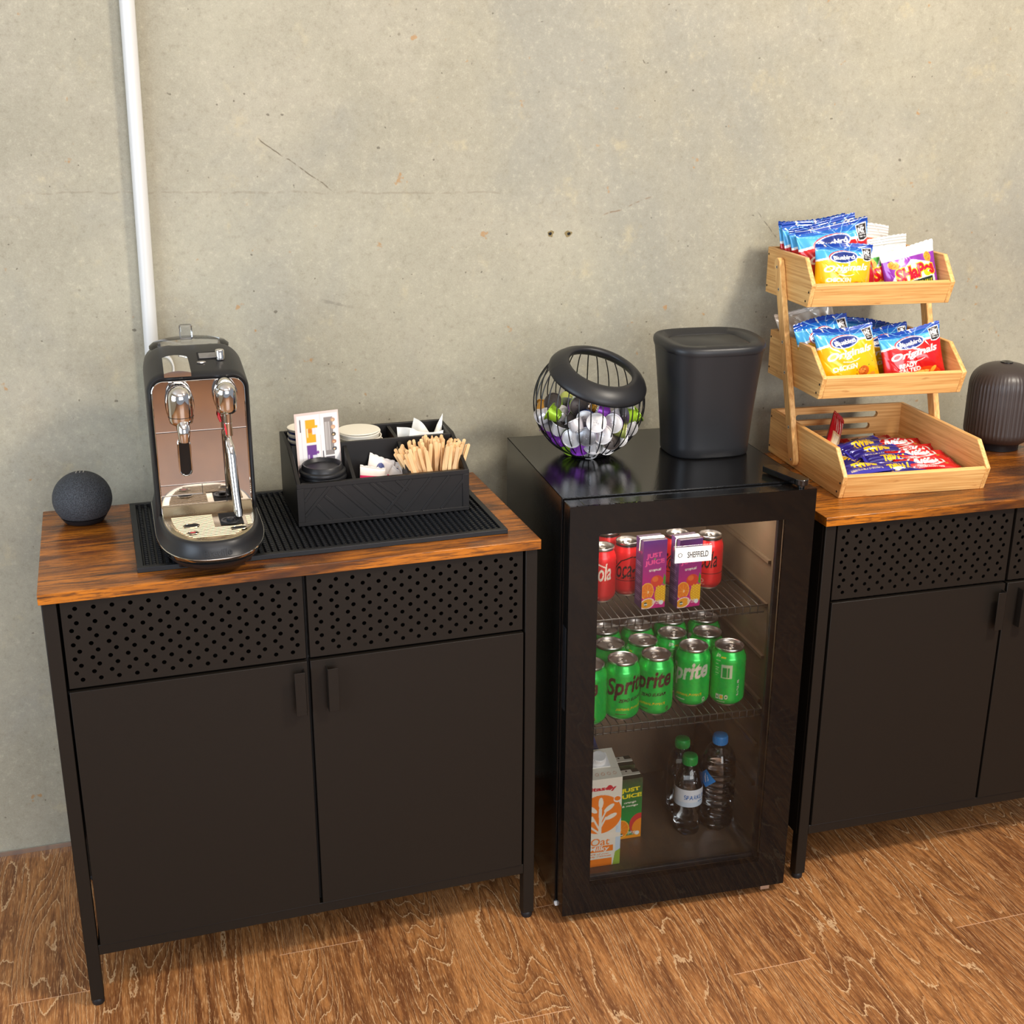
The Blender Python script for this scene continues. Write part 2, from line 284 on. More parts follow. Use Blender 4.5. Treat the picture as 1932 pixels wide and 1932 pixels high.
# ------------------------------------------------------------------ drawing board for printed packaging (sampled into a colour attribute)
class Art:
    def __init__(s, w, h, bg): s.w, s.h = w, h; s.a = np.zeros((h, w, 3)); s.a[:] = L(*bg); s.asp = w / h; s.yy, s.xx = np.mgrid[0:h, 0:w]; s.X = (s.xx + .5) / w; s.Y = (s.yy + .5) / h
    def fill(s, mask, c, al=1.0): s.a[mask] = s.a[mask] * (1 - al) + np.array(L(*c)) * al
    def rect(s, x0, y0, x1, y1, c, al=1.0): s.fill((s.X >= x0) & (s.X <= x1) & (s.Y >= y0) & (s.Y <= y1), c, al); return s
    def grad(s, y0, y1, c0, c1):
        m = (s.Y >= y0) & (s.Y <= y1); t = ((s.Y - y0) / (y1 - y0))[m][:, None]; s.a[m] = np.array(L(*c0)) * (1 - t) + np.array(L(*c1)) * t; return s
    def where(s, fn, c, al=1.0): s.fill(fn(s.X, s.Y), c, al); return s
    def ell(s, cx, cy, rx, ry, c, rot=0.0, al=1.0):
        # radii are fractions of the height so that rx == ry is a circle
        dx = (s.X - cx) * s.asp; dy = s.Y - cy; ca, sa = math.cos(rot), math.sin(rot)
        s.fill(((dx * ca + dy * sa) / rx) ** 2 + ((-dx * sa + dy * ca) / ry) ** 2 <= 1, c, al); return s
    def poly(s, pts, c):
        P = np.array(pts); ins = np.zeros(s.X.shape, bool); n = len(P)
        for i in range(n):
            x0, y0 = P[i]; x1, y1 = P[(i + 1) % n]
            if y0 == y1: continue
            ins ^= ((s.Y < y0) != (s.Y < y1)) & (s.X < (x1 - x0) * (s.Y - y0) / (y1 - y0) + x0)
        s.fill(ins, c); return s
    def line(s, pts, wd, c):
        for (x0, y0), (x1, y1) in zip(pts[:-1], pts[1:]):
            ax, ay = x0 * s.asp, y0; bx, by = x1 * s.asp, y1; px = s.X * s.asp; l2 = (bx - ax) ** 2 + (by - ay) ** 2 + 1e-12
            t = np.clip(((px - ax) * (bx - ax) + (s.Y - ay) * (by - ay)) / l2, 0, 1)
            s.fill((px - ax - t * (bx - ax)) ** 2 + (s.Y - ay - t * (by - ay)) ** 2 <= (wd / 2) ** 2, c)
        return s
    def text(s, body, cx, cy, hgt, c, width=None, rot=0.0, bold=0.02, shear=0.0, grow=0.0):
        # hgt: letter size as a fraction of the height; width: total width as a fraction of the width
        vs, fs = text_tris(body, bold + grow, shear, 0)
        if not fs: return s
        vs = vs.copy(); b0, _ = text_tris(body, bold, shear, 0)
        x0, x1 = b0[:, 0].min(), b0[:, 0].max(); y0, y1 = b0[:, 1].min(), b0[:, 1].max()
        k = hgt / (y1 - y0) ; kx = k if width is None else width * s.asp / (x1 - x0)
        q = np.stack([(vs[:, 0] - (x0 + x1) / 2) * kx, (vs[:, 1] - (y0 + y1) / 2) * k], 1)
        ca, sa = math.cos(rot), math.sin(rot); q = np.stack([q[:, 0] * ca - q[:, 1] * sa, q[:, 0] * sa + q[:, 1] * ca], 1)
        px = (cx + q[:, 0] / s.asp) * s.w - .5; py = (cy + q[:, 1]) * s.h - .5; col = np.array(L(*c))
        for f in fs:
            ax, ay = px[f[0]], py[f[0]]; bx, by = px[f[1]], py[f[1]]; gx, gy = px[f[2]], py[f[2]]
            i0, i1 = max(0, int(min(ax, bx, gx))), min(s.w - 1, int(max(ax, bx, gx)) + 1); j0, j1 = max(0, int(min(ay, by, gy))), min(s.h - 1, int(max(ay, by, gy)) + 1)
            if i1 < i0 or j1 < j0: continue
            yy, xx = np.mgrid[j0:j1 + 1, i0:i1 + 1]
            d = (bx - ax) * (gy - ay) - (by - ay) * (gx - ax)
            if abs(d) < 1e-9: continue
            u = ((bx - xx) * (gy - yy) - (by - yy) * (gx - xx)) / d; v = ((gx - xx) * (ay - yy) - (gy - yy) * (ax - xx)) / d; e = -1e-3
            mk = (u >= e) & (v >= e) & (1 - u - v >= e); s.a[j0:j1 + 1, i0:i1 + 1][mk] = col
        return s
    def sample(s, U, V):
        x = np.clip(U * s.w - .5, 0, s.w - 1.001); y = np.clip(V * s.h - .5, 0, s.h - 1.001)
        x0 = x.astype(int); y0 = y.astype(int); fx = (x - x0)[..., None]; fy = (y - y0)[..., None]
        return (s.a[y0, x0] * (1 - fx) + s.a[y0, x0 + 1] * fx) * (1 - fy) + (s.a[y0 + 1, x0] * (1 - fx) + s.a[y0 + 1, x0 + 1] * fx) * fy
class Sheets:
    """grids of points with printed colours, joined into one mesh"""
    def __init__(s): s.V = []; s.F = []; s.K = []; s.n = 0
    def add(s, fn, nu, nv, art, flip=False, uv=lambda u, v: (u, v)):
        u, v = np.meshgrid(np.linspace(0, 1, nu), np.linspace(0, 1, nv)); p = np.stack(fn(u, v), -1).reshape(-1, 3)
        if isinstance(art, tuple): k = np.tile(np.array(L(*art)), (nu * nv, 1))
        else: uu, vv = uv(u, v); k = art.sample(uu, vv).reshape(-1, 3)
        i = np.arange(nu * nv).reshape(nv, nu); q = np.stack([i[:-1, :-1], i[:-1, 1:], i[1:, 1:], i[1:, :-1]], -1).reshape(-1, 4)
        if flip: q = q[:, ::-1]
        s.V.append(p); s.F.append(q + s.n); s.K.append(k); s.n += nu * nv; return s
    def build(s, name, mat, parent=None, smooth=60):
        V = np.concatenate(s.V); F = np.concatenate(s.F); K = np.concatenate(s.K)
        me = bpy.data.meshes.new(name); me.vertices.add(len(V)); me.vertices.foreach_set('co', V.ravel())
        me.loops.add(F.size); me.loops.foreach_set('vertex_index', F.ravel().astype(np.int32)); me.polygons.add(len(F)); me.polygons.foreach_set('loop_start', np.arange(0, F.size, 4, dtype=np.int32))
        me.update(calc_edges=True); me.validate()
        at = me.color_attributes.new('print', 'FLOAT_COLOR', 'POINT'); at.data.foreach_set('color', np.concatenate([K, np.ones((len(K), 1))], 1).ravel())
        me.materials.append(M[mat])
        if smooth: me.polygons.foreach_set('use_smooth', [True] * len(me.polygons)); me.set_sharp_from_angle(angle=math.radians(smooth))
        o = bpy.data.objects.new(name, me); C.objects.link(o)
        if parent is not None: o.parent = parent
        return o
# ------------------------------------------------------------------ scene tree helpers
def tag(o, label, cat, group=None):
    o['label'] = label; o['category'] = cat
    if group: o['group'] = group
    return o
def thing(name, label, cat, loc=(0, 0, 0), rz=0.0, group=None, rot=None):
    o = bpy.data.objects.new(name, None); o.empty_display_size = 0.02; C.objects.link(o); o.location = loc; o.rotation_euler = rot or (0, 0, rz); return tag(o, label, cat, group)
def copy_tree(o, parent=None):
    c = o.copy(); C.objects.link(c)
    if parent is not None: c.parent = parent
    for ch in [x for x in bpy.data.objects if x.parent == o]: copy_tree(ch, c)
    return c
def place(o, M4):
    o.rotation_mode = 'XYZ'; o.location = M4.to_translation(); o.rotation_euler = M4.to_euler(); return o
def struct(o): o['kind'] = 'structure'; return o
# ================================================================== THE ROOM
WY = 0.1143
struct(MB().box(-2.6, -5.2, -0.1, 4.6, WY, 0).build('floor', 'floor'))
struct(MB().box(-2.7, WY, -0.1, 4.7, WY + 0.15, 2.9).build('wall_back', 'concrete'))
struct(MB().box(-2.7, -5.2, 2.9, 4.7, WY + 0.15, 3.0).build('ceiling', 'white'))
wl = MB(); wl.box(-2.75, -5.2, -0.1, -2.6, WY, 0.5); wl.box(-2.75, -5.2, 2.2, -2.6, WY, 2.9); wl.box(-2.75, -0.7, 0.5, -2.6, WY, 2.2); wl.box(-2.75, -5.2, 0.5, -2.6, -3.1, 2.2)
struct(wl.build('wall_left', 'concrete'))
wf = MB(); wf.box(-2.68, -3.1, 0.5, -2.62, -3.04, 2.2); wf.box(-2.68, -0.76, 0.5, -2.62, -0.7, 2.2); wf.box(-2.68, -3.1, 0.5, -2.62, -0.7, 0.56); wf.box(-2.68, -3.1, 2.14, -2.62, -0.7, 2.2); wf.box(-2.68, -1.93, 0.5, -2.62, -1.87, 2.2)
struct(wf.build('window_1', 'white'))
struct(MB().box(-2.6, WY - 0.004, 0.0, 4.6, WY, 0.010).build('baseboard_back', 'rubbergrey' if 'rubbergrey' in M else 'silver'))
# two small drilled holes with chipped edges in the wall
hb = MB()
for hx, hz, sg in ((0.9856, 1.2046, -1), (1.0243, 1.2035, 1)):
    pts = [(hx + (0.0034 + 0.0005 * math.sin(3 * t + sg)) * math.cos(t), hz + (0.0030 + 0.0004 * math.sin(2 * t)) * math.sin(t)) for t in [2 * PI * i / 18 for i in range(18)]]
    hb.prism(pts, 'y', WY - 0.0006, WY + 0.01, 1)
    pts = [(hx - sg * 0.001 + (0.0068 + 0.0010 * math.sin(3 * t) + 0.0012 * math.sin(2 * t + sg)) * math.cos(t), hz + (0.0062 + 0.0010 * math.sin(3 * t + sg) + 0.0006 * math.sin(5 * t)) * math.sin(t)) for t in [2 * PI * i / 22 for i in range(22)]]
    hb.prism(pts, 'y', WY - 0.0003, WY + 0.01, 0)
M['chip'] = plain('chipped_concrete', (128, 112, 74), 0.8, grain=0.3, gs=300)
o = hb.build('trim_1', ['chip', 'dark'], None); struct(o)
# white conduit
M['pipewhite'] = plain('pipe_white', (212, 212, 208), 0.35)
t = thing('wall_pipe', 'white vertical plastic pipe running up the concrete wall behind the coffee machine', 'pipe', (0.1949, WY - 0.0135, 0))
MB().tube([(0, 0, 0), (0.0176 * 2.9, 0, 2.9)], 0.0128, 28).build('pipe', 'pipewhite', t, smooth=40)
MB().tube([(0.0176 * 0.945, 0, 0.945), (0.0176 * 0.985, 0, 0.985)], 0.0131, 28).build('tape_band', 'teal', t, smooth=40)
# ================================================================== SIDEBOARDS
W, D, H, T = 0.8, 0.4056, 0.7583, 0.0171
INS, INSY, LW, ZD, ZR, ZB = 0.0039, 0.0069, 0.0213, 0.589, 0.1004, 0.1199
def perforated(x0, x1):
    b = MB(); z0, z1 = ZD + 0.004, H - T - 0.0015; fy = -D + INSY + 0.002; th = 0.0016
    dx = 0.0271; n13 = 13; zrow0 = z1 - 0.0135; dz = 0.01195; wA = n13 * dx; cx = (x0 + x1) / 2; r = 0.0036
    zt = zrow0 + dz / 2; zb = zrow0 - 10.5 * dz
    b.add([(x0, fy, zt), (x1, fy, zt), (x1, fy, z1), (x0, fy, z1)], [(0, 1, 2, 3)])
    b.add([(x0, fy, z0), (x1, fy, z0), (x1, fy, zb), (x0, fy, zb)], [(0, 1, 2, 3)])
    for k in range(11):
        zc = zrow0 - k * dz; n = 13 if k % 2 == 0 else 14; xs0 = cx - n * dx / 2; xs0 = max(x0 + 0.0005, xs0); d = dx if n * dx < (x1 - x0) else (x1 - x0 - 0.001) / n
        xe = xs0 + n * d
        for a, c in ((x0, xs0), (xe, x1)):
            if c - a > 1e-6: b.add([(a, fy, zc - dz / 2), (c, fy, zc - dz / 2), (c, fy, zc + dz / 2), (a, fy, zc + dz / 2)], [(0, 1, 2, 3)])
        for i in range(n):
            hx = xs0 + (i + .5) * d; N = 16; ring = [(hx + r * math.cos(2 * PI * (j + .5) / N), zc + r * math.sin(2 * PI * (j + .5) / N)) for j in range(N)]
            out = []
            for j in range(N):
                a = 2 * PI * (j + .5) / N; ca, sa = math.cos(a), math.sin(a)
                tt = min((d / 2) / abs(ca) if abs(ca) > 1e-9 else 9, (dz / 2) / abs(sa) if abs(sa) > 1e-9 else 9); out.append((hx + ca * tt, zc + sa * tt))
            corners = [(hx + d / 2, zc + dz / 2), (hx - d / 2, zc + dz / 2), (hx - d / 2, zc - dz / 2), (hx + d / 2, zc - dz / 2)]
            vs = [(x, fy, z) for x, z in ring] + [(x, fy, z) for x, z in out] + [(x, fy + th, z) for x, z in ring] + [(x, fy, z) for x, z in corners]
            fs = []
            for j in range(N):
                j2 = (j + 1) % N; p, q = out[j], out[j2]; sideof = lambda o_: 0 if abs(o_[0] - hx - d / 2) < 1e-7 else 1 if abs(o_[1] - zc - dz / 2) < 1e-7 else 2 if abs(o_[0] - hx + d / 2) < 1e-7 else 3
                a_, b_ = sideof(p), sideof(q)
                if a_ == b_: fs.append((j, N + j, N + j2, j2))
                else: fs.append((j, N + j, 3 * N + {0: 0, 1: 1, 2: 2, 3: 3}[a_], N + j2, j2))
                fs.append((j, j2, 2 * N + j2, 2 * N + j))
            b.add(vs, fs)
    # folded rims of the sheet
    b.box(x0, fy, z0, x0 + 0.0008, fy + 0.012, z1); b.box(x1 - 0.0008, fy, z0, x1, fy + 0.012, z1); b.box(x0, fy, z0, x1, fy + 0.012, z0 + 0.0008)
    return b
def cabinet(label, loc, rz):
    t = thing('sideboard_cabinet', label, 'cabinet', loc, rz)
    MB().box(0, -D, H - T, W, 0, H).build('tabletop', 'rustic', t, bevel=0.0008)
    fy = -D + INSY
    for lx in (INS, W - INS - LW):
        for ly in (fy, -INSY - LW):
            l = MB().box(lx, ly, 0.012, lx + LW, ly + LW, H - T).build('leg', 'powder', t, bevel=0.0012)
            MB().lathe([(0.0095, 0), (0.0105, 0.002), (0.0105, 0.010), (0.009, 0.0125)], 20, (lx + LW / 2, ly + LW / 2, 0)).build('foot', 'rubber', l, smooth=40)
    for lx, s_ in ((INS, 1), (W - INS - 0.0015, -1)):
        MB().box(lx - s_ * 0.0008, fy + LW * 0.4, ZR, lx + 0.0015, -INSY - LW * 0.4, H - T).build('side_panel', 'powder', t)
    MB().box(INS + LW, -0.010, ZR, W - INS - LW, -0.008, H - T).build('back_panel', 'inner', t)
    MB().box(INS + LW, fy, ZR, W - INS - LW, fy + 0.018, ZB).build('bottom_rail', 'powder', t, bevel=0.001)
    MB().box(INS + LW, fy + 0.018, ZR + 0.006, W - INS - LW, -0.010, ZR + 0.016).build('bottom_shelf', 'inner', t)
    MB().box(INS + LW, fy + 0.030, ZD - 0.018, W - INS - LW, -0.010, ZD - 0.012).build('middle_shelf', 'inner', t)
    g = 0.0038; xl, xr, mid = INS + LW + g, W - INS - LW - g, W / 2
    MB().box(mid - 0.008, fy + 0.016, ZB, mid + 0.008, fy + 0.030, H - T).build('divider', 'inner', t)
    for a, b in ((xl, mid - 0.0022), (mid + 0.0028, xr)): perforated(a, b).build('perforated_panel', 'powder', t)
    for a, b, hx in ((xl, mid - 0.0026, 0.3735), (mid + 0.0026, xr, 0.4273)):
        d = MB().box(a, fy - 0.0022, ZB + 0.0008, b, fy + 0.014, ZD).build('door', 'powder', t, bevel=0.0008)
        hb = MB(); hy = fy - 0.0185; hb.box(hx, hy, 0.500, hx + 0.018, hy + 0.0014, 0.5775)
        rx = hx + 0.0166 if hx < mid else hx
        hb.box(rx, hy, 0.500, rx + 0.0014, fy - 0.001, 0.5775); hb.build('handle', 'powder', d, bevel=0.0005)
    return t
cab1 = cabinet('black metal sideboard under the coffee machine, rustic wooden top and two doors', (0, 0, 0), 0.0237)
cab2 = copy_tree(cab1); cab2.location = (1.3363, -0.0164, 0); cab2.rotation_euler = (0, 0, -0.01614)
cab2['label'] = 'black metal sideboard right of the fridge, under the tiered snack stand'
cab1['group'] = cab2['group'] = 'matching black sideboards'
# ================================================================== FRIDGE
FX, FY, FA = 0.84665, -0.37815, -0.0524; FW, FD, FH = 0.4452, 0.3875, 0.8263
fr = thing('bar_fridge', 'black glass-door bar fridge between the two sideboards, stocked with drinks', 'fridge', (FX, FY, 0), FA)
b = MB(); x0, x1, z0, z1 = 0.034, 0.4115, 0.060, 0.792; yb = 0.335
b.box(0, 0, 0.024, 0.0012, FD, FH); b.box(FW - 0.0012, 0, 0.024, FW, FD, FH); b.box(0, FD - 0.0012, 0.024, FW, FD, FH); b.box(0, 0, FH - 0.0012, FW, FD, FH); b.box(0, 0, 0.024, FW, FD, 0.0255)
# front rim between the shell and the rounded liner opening
def rrect(x0, z0, x1, z1, r, n=8):
    out = []
    for cx, cz, a0 in ((x1 - r, z1 - r, 0), (x0 + r, z1 - r, 90), (x0 + r, z0 + r, 180), (x1 - r, z0 + r, 270)):
        for k in range(n + 1): a = math.radians(a0 + 90 * k / n); out.append((cx + r * math.cos(a), cz + r * math.sin(a)))
    return out
inn = rrect(x0, z0, x1, z1, 0.018); outr = rrect(0, 0.0255, FW, FH - 0.0012, 0.0003)
n = len(inn); b.add([(x, 0, z) for x, z in outr] + [(x, 0, z) for x, z in inn], [(i, (i + 1) % n, (i + 1) % n + n, i + n) for i in range(n)])
b.build('shell', 'gloss2' if 'gloss2' in M else 'gloss', fr, bevel=0.0)
b = MB(); inn2 = rrect(x0 + 0.004, z0 + 0.006, x1 - 0.004, z1 - 0.004, 0.018)
vs = [(x, 0.0, z) for x, z in inn] + [(x, 0.006, z) for x, z in inn2] + [(x, yb, z) for x, z in inn2]
fs = [(i + n * k, i + n * k + n, (i + 1) % n + n * k + n, (i + 1) % n + n * k) for k in (0, 1) for i in range(n)] + [tuple(range(2 * n, 3 * n))]
b.add(vs, fs)
for zz in (0.20, 0.285, 0.38, 0.47, 0.575, 0.66):
    for xx, sx in ((x0 + 0.004, 1), (x1 - 0.004, -1)):
        b.box(min(xx, xx + sx * 0.006), 0.03, zz, max(xx, xx + sx * 0.006), 0.30, zz + 0.006)
b.build('liner', 'liner', fr, smooth=35)
M['lip'] = plain('painted_lip_highlight', (150, 130, 104), 0.25)  # paler than the liner: the highlight along its front edge, put in as colour
MB().tube([(x, -0.0004, z) for x, z in inn], 0.0012, 6, closed=True).build('liner_lip_highlight', 'lip', fr, smooth=60)
for fx in (0.03, FW - 0.03):
    for fy in (0.03, FD - 0.03): MB().lathe([(0.012, 0), (0.012, 0.024)], 16, (fx, fy, 0)).build('foot', 'rubber', fr, smooth=40)
# plug caps and lamp
MB().box(0.10, 0.02, 0.780, 0.34, 0.06, 0.7875).build('lamp_strip', 'white', fr, bevel=0.002)
# door
DX0, DX1, DZ0, DZ1, DT = 0.0033, 0.4485, 0.0201, 0.8229, 0.0413
WX0, WX1, WZ0, WZ1 = 0.0552, 0.3933, 0.0780, 0.7703
dr = bpy.data.objects.new('door', None); C.objects.link(dr); dr.parent = fr
b = MB(); b.box(DX0, -DT + 0.004, DZ0, DX0 + 0.026, -0.004, DZ1); b.box(DX1 - 0.026, -DT + 0.004, DZ0, DX1, -0.004, DZ1); b.box(DX0 + 0.026, -DT + 0.004, DZ0, DX1 - 0.026, -0.004, DZ0 + 0.026); b.box(DX0 + 0.026, -DT + 0.004, DZ1 - 0.026, DX1 - 0.026, -0.004, DZ1)
b.build('frame', 'gloss', dr, bevel=0.0012)
b = MB(); y = -DT; o_ = [(DX0, DZ0), (DX1, DZ0), (DX1, DZ1), (DX0, DZ1)]; i_ = [(WX0, WZ0), (WX1, WZ0), (WX1, WZ1), (WX0, WZ1)]
for yy, k in ((-DT, 0), (-DT + 0.004, 1)):
    b.add([(x, yy, z) for x, z in o_ + i_], [(j, (j + 1) % 4, (j + 1) % 4 + 4, j + 4)[::1 if k == 0 else -1] for j in range(4)])
for j in range(4):
    (ax, az), (bx, bz) = o_[j], o_[(j + 1) % 4]; b.add([(ax, -DT, az), (bx, -DT, bz), (bx, -DT + 0.004, bz), (ax, -DT + 0.004, az)], [(3, 2, 1, 0)])
M['border'] = plain('black_glass_border', (12, 10, 9), 0.03, spec=0.32)
b.build('glass_border', 'border', dr)
MB().add([(WX0, -DT, WZ0), (WX1, -DT, WZ0), (WX1, -DT, WZ1), (WX0, -DT, WZ1)], [(0, 1, 2, 3)]).build('glass_pane', 'pane', dr)
b = MB(); q = 0.012
for (a, c, e, f) in ((WX0 - q, WZ0 - q, WX0 - 0.002, WZ1 + q), (WX1 + 0.002, WZ0 - q, WX1 + q, WZ1 + q), (WX0 - 0.002, WZ0 - q, WX1 + 0.002, WZ0 - 0.002), (WX0 - 0.002, WZ1 + 0.002, WX1 + 0.002, WZ1 + q)):
    b.box(a, -0.010, c, e, -0.002, f)
b.build('door_gasket', 'rubber', dr, bevel=0.001)
# recessed grip on the door's left side
MB().box(DX0 - 0.0004, -DT + 0.010, 0.44, DX0 + 0.002, -0.012, 0.60).build('grip', 'chromedark' if 'chromedark' in M else 'rubber', dr, bevel=0.001)
hg = MB(); hg.prism([(0.392, 0.060), (0.388, 0.052), (0.411, -0.030)] + [(0.4235 + 0.0125 * math.cos(a), -0.030 + 0.0125 * math.sin(a)) for a in [PI + PI * k / 10 for k in range(11)]] + [(0.414, 0.058)], 'z', FH + 0.003, FH + 0.0135)
hg.lathe([(0.006, 0), (0.006, 0.008)], 16, (0.4235, -0.030, FH - 0.004)); hg.build('hinge', 'gloss', fr, bevel=0.0012)
MB().box(0.405, -0.034, 0.006, 0.424, 0.004, 0.0175).build('lower_hinge', 'silver', fr, bevel=0.001)
MB().box(0.0002, -0.004, 0.018, 0.006, 0.004, 0.026).build('corner_clip', 'white', fr)
# shelves
def shelf(z, y0, xa, xb):
    b = MB(); r = 0.0011
    b.tube([(xa, y0, z - 0.002), (xb, y0, z - 0.002)], 0.0016, 6); b.tube([(xa, y0 + 0.002, z - 0.0165), (xb, y0 + 0.002, z - 0.0165)], 0.0016, 6); b.tube([(xa, 0.315, z - 0.003), (xb, 0.315, z - 0.003)], 0.0016, 6); b.tube([(xa, 0.16, z - 0.0045), (xb, 0.16, z - 0.0045)], 0.0016, 6)
    k = 0; x = xa + 0.004
    while x < xb:
        b.tube([(x, 0.318, z - 0.0012), (x, y0, z - 0.0012), (x, y0 - 0.0015, z - 0.004), (x, y0, z - 0.018)], r, 6); x += 0.0148
    for x in (xa, xb): b.tube([(x, y0, z - 0.002), (x, 0.32, z - 0.002)], 0.0018, 6)
    return b.build('wire_shelf', 'wire', fr, smooth=60)
shelf(0.583, 0.028, 0.042, 0.400); shelf(0.378, 0.012, 0.042, 0.403)
# name plate on the glass
np_ = bpy.data.objects.new('name_plate', None); C.objects.link(np_); np_.parent = fr; np_['label'] = 'small white name plate lettered in black'
np_.location = (0.2235, -DT - 0.0005, 0.7225); np_.rotation_euler = (0, 0.0, 0)
MB().box(-0.0345, -0.0008, -0.0152, 0.0345, 0, 0.0152).build('holder', 'clear', np_)
b = MB().box(-0.0325, -0.0030, -0.0146, 0.0340, -0.0010, 0.0130)
b.text('SHEFFIELD', 0.0150, lambda x, y: (0.0090 + x * 0.56, -0.0032, -0.0060 + y), 1, bold=0.014)
for k in range(6):
    a = k * PI / 3; c0, c1 = (-0.0235 + 0.0034 * math.cos(a), -0.0005 + 0.0034 * math.sin(a)), (-0.0235 + 0.0042 * math.cos(a + 1.5), -0.0005 + 0.0042 * math.sin(a + 1.5))
    b.tube([(c0[0], -0.0032, c0[1]), ((c0[0] + c1[0]) / 2 + 0.0008 * math.cos(a + .75), -0.0032, (c0[1] + c1[1]) / 2 + 0.0008 * math.sin(a + .75)), (c1[0], -0.0032, c1[1])], 0.0003, 5, 1)
b.build('plate', ['paper', 'ink'], np_)
l = area('fridge_lamp_light', (FX + 0.22, FY + 0.04, 0.775), (FX + 0.23, FY + 0.14, 0.2), 0.30, 0.04, 1.1, (1.0, 0.93, 0.82)); l.rotation_euler = (math.radians(8), 0, FA)
# ================================================================== DRINKS IN THE FRIDGE
FM = Matrix.Translation((FX, FY, 0)) @ Matrix.Rotation(FA, 4, 'Z')
def in_fridge(x, y, z, rz=0.0):
    return FM @ Matrix.Translation((x, y, z)) @ Matrix.Rotation(rz, 4, 'Z')
WHT, YEL = (236, 232, 214), (250, 214, 20)
def sprite_art(zero):
    a = Art(760, 330, (28, 204, 76)); r = np.random.RandomState(3)
    for k in range(900):
        a.ell(r.rand(), r.rand(), 0.012 + 0.02 * r.rand(), 0.012 + 0.02 * r.rand(), (20, 170 + int(70 * r.rand()), 60), al=0.3)
    ink = (88, 44, 40) if zero else WHT
    for u0 in (0.25,):
        a.text('Sprite', u0, 0.62, 0.42, ink, width=0.42, rot=0.14, bold=0.03, shear=0.32)
        if zero: a.text('ZERO SUGAR', u0 + 0.03, 0.395, 0.062, (52, 40, 26), width=0.24, rot=0.10, bold=0.04, shear=0.3)
        a.text('NATURAL FLAVOUR', u0 + 0.02, 0.22, 0.042, (240, 205, 10), width=0.25, rot=0.05, bold=0.03, shear=0.3)
        a.rect(u0 - 0.11, 0.11, u0 - 0.01, 0.125, ink)
        a.ell(u0 + 0.17, 0.13, 0.035, 0.04, ink); a.ell(u0 + 0.17, 0.13, 0.02, 0.024, (20, 170, 60)); a.text('330 ml', u0 + 0.17, 0.065, 0.022, ink, width=0.05)
    # back: small print, table, recycling marks
    a.rect(0.70, 0.52, 0.80, 0.78, (206, 226, 190)); a.rect(0.712, 0.54, 0.752, 0.72, (40, 176, 70)); a.rect(0.76, 0.54, 0.776, 0.72, (40, 176, 70)); a.rect(0.704, 0.75, 0.796, 0.757, (30, 120, 50))
    for k in range(9): a.rect(0.64, 0.84 - 0.035 * k, 0.688 - 0.01 * (k % 3), 0.848 - 0.035 * k, (200, 224, 190))
    a.text('Sprite', 0.655, 0.92, 0.07, WHT, width=0.05, rot=-0.1, bold=0.04, shear=0.3); a.rect(0.69, 0.895, 0.735, 0.908, YEL)
    a.text('RECYCLE ME', 0.862, 0.34, 0.045, WHT, width=0.052 * 2.7, rot=PI / 2, bold=0.02)
    a.rect(0.66, 0.11, 0.69, 0.21, WHT); a.rect(0.667, 0.145, 0.683, 0.165, (20, 150, 55)); a.rect(0.695, 0.11, 0.733, 0.21, WHT); a.ell(0.714, 0.16, 0.033, 0.033, (250, 205, 10)); a.ell(0.757, 0.165, 0.038, 0.042, WHT); a.ell(0.757, 0.165, 0.018, 0.02, (20, 160, 60)); a.rect(0.67, 0.065, 0.75, 0.075, WHT)
    return a
def coke_art(zero):
    a = Art(640, 400, (202, 26, 28)); ink = (18, 16, 16) if zero else (226, 218, 200)
    a.text('Coca-Cola', 0.25, 0.56, 0.34, ink, width=0.56, rot=0.13, bold=0.012, shear=0.42)
    a.line([(0.02, 0.47), (0.12, 0.70), (0.24, 0.79), (0.38, 0.76), (0.46, 0.70)], 0.022, ink)
    a.text('ZERO SUGAR' if zero else 'CLASSIC', 0.2, 0.36, 0.035, ink, width=0.16, bold=0.01)
    if zero: a.rect(0, 0.30, 1, 0.315, ink); a.rect(0.0, 0.96, 1, 1.0, ink)
    a.ell(0.36, 0.16, 0.04, 0.04, (230, 150, 130)); a.ell(0.36, 0.16, 0.022, 0.022, (202, 26, 28)); a.text('200ml', 0.36, 0.085, 0.025, (230, 180, 160), width=0.07)
    return a
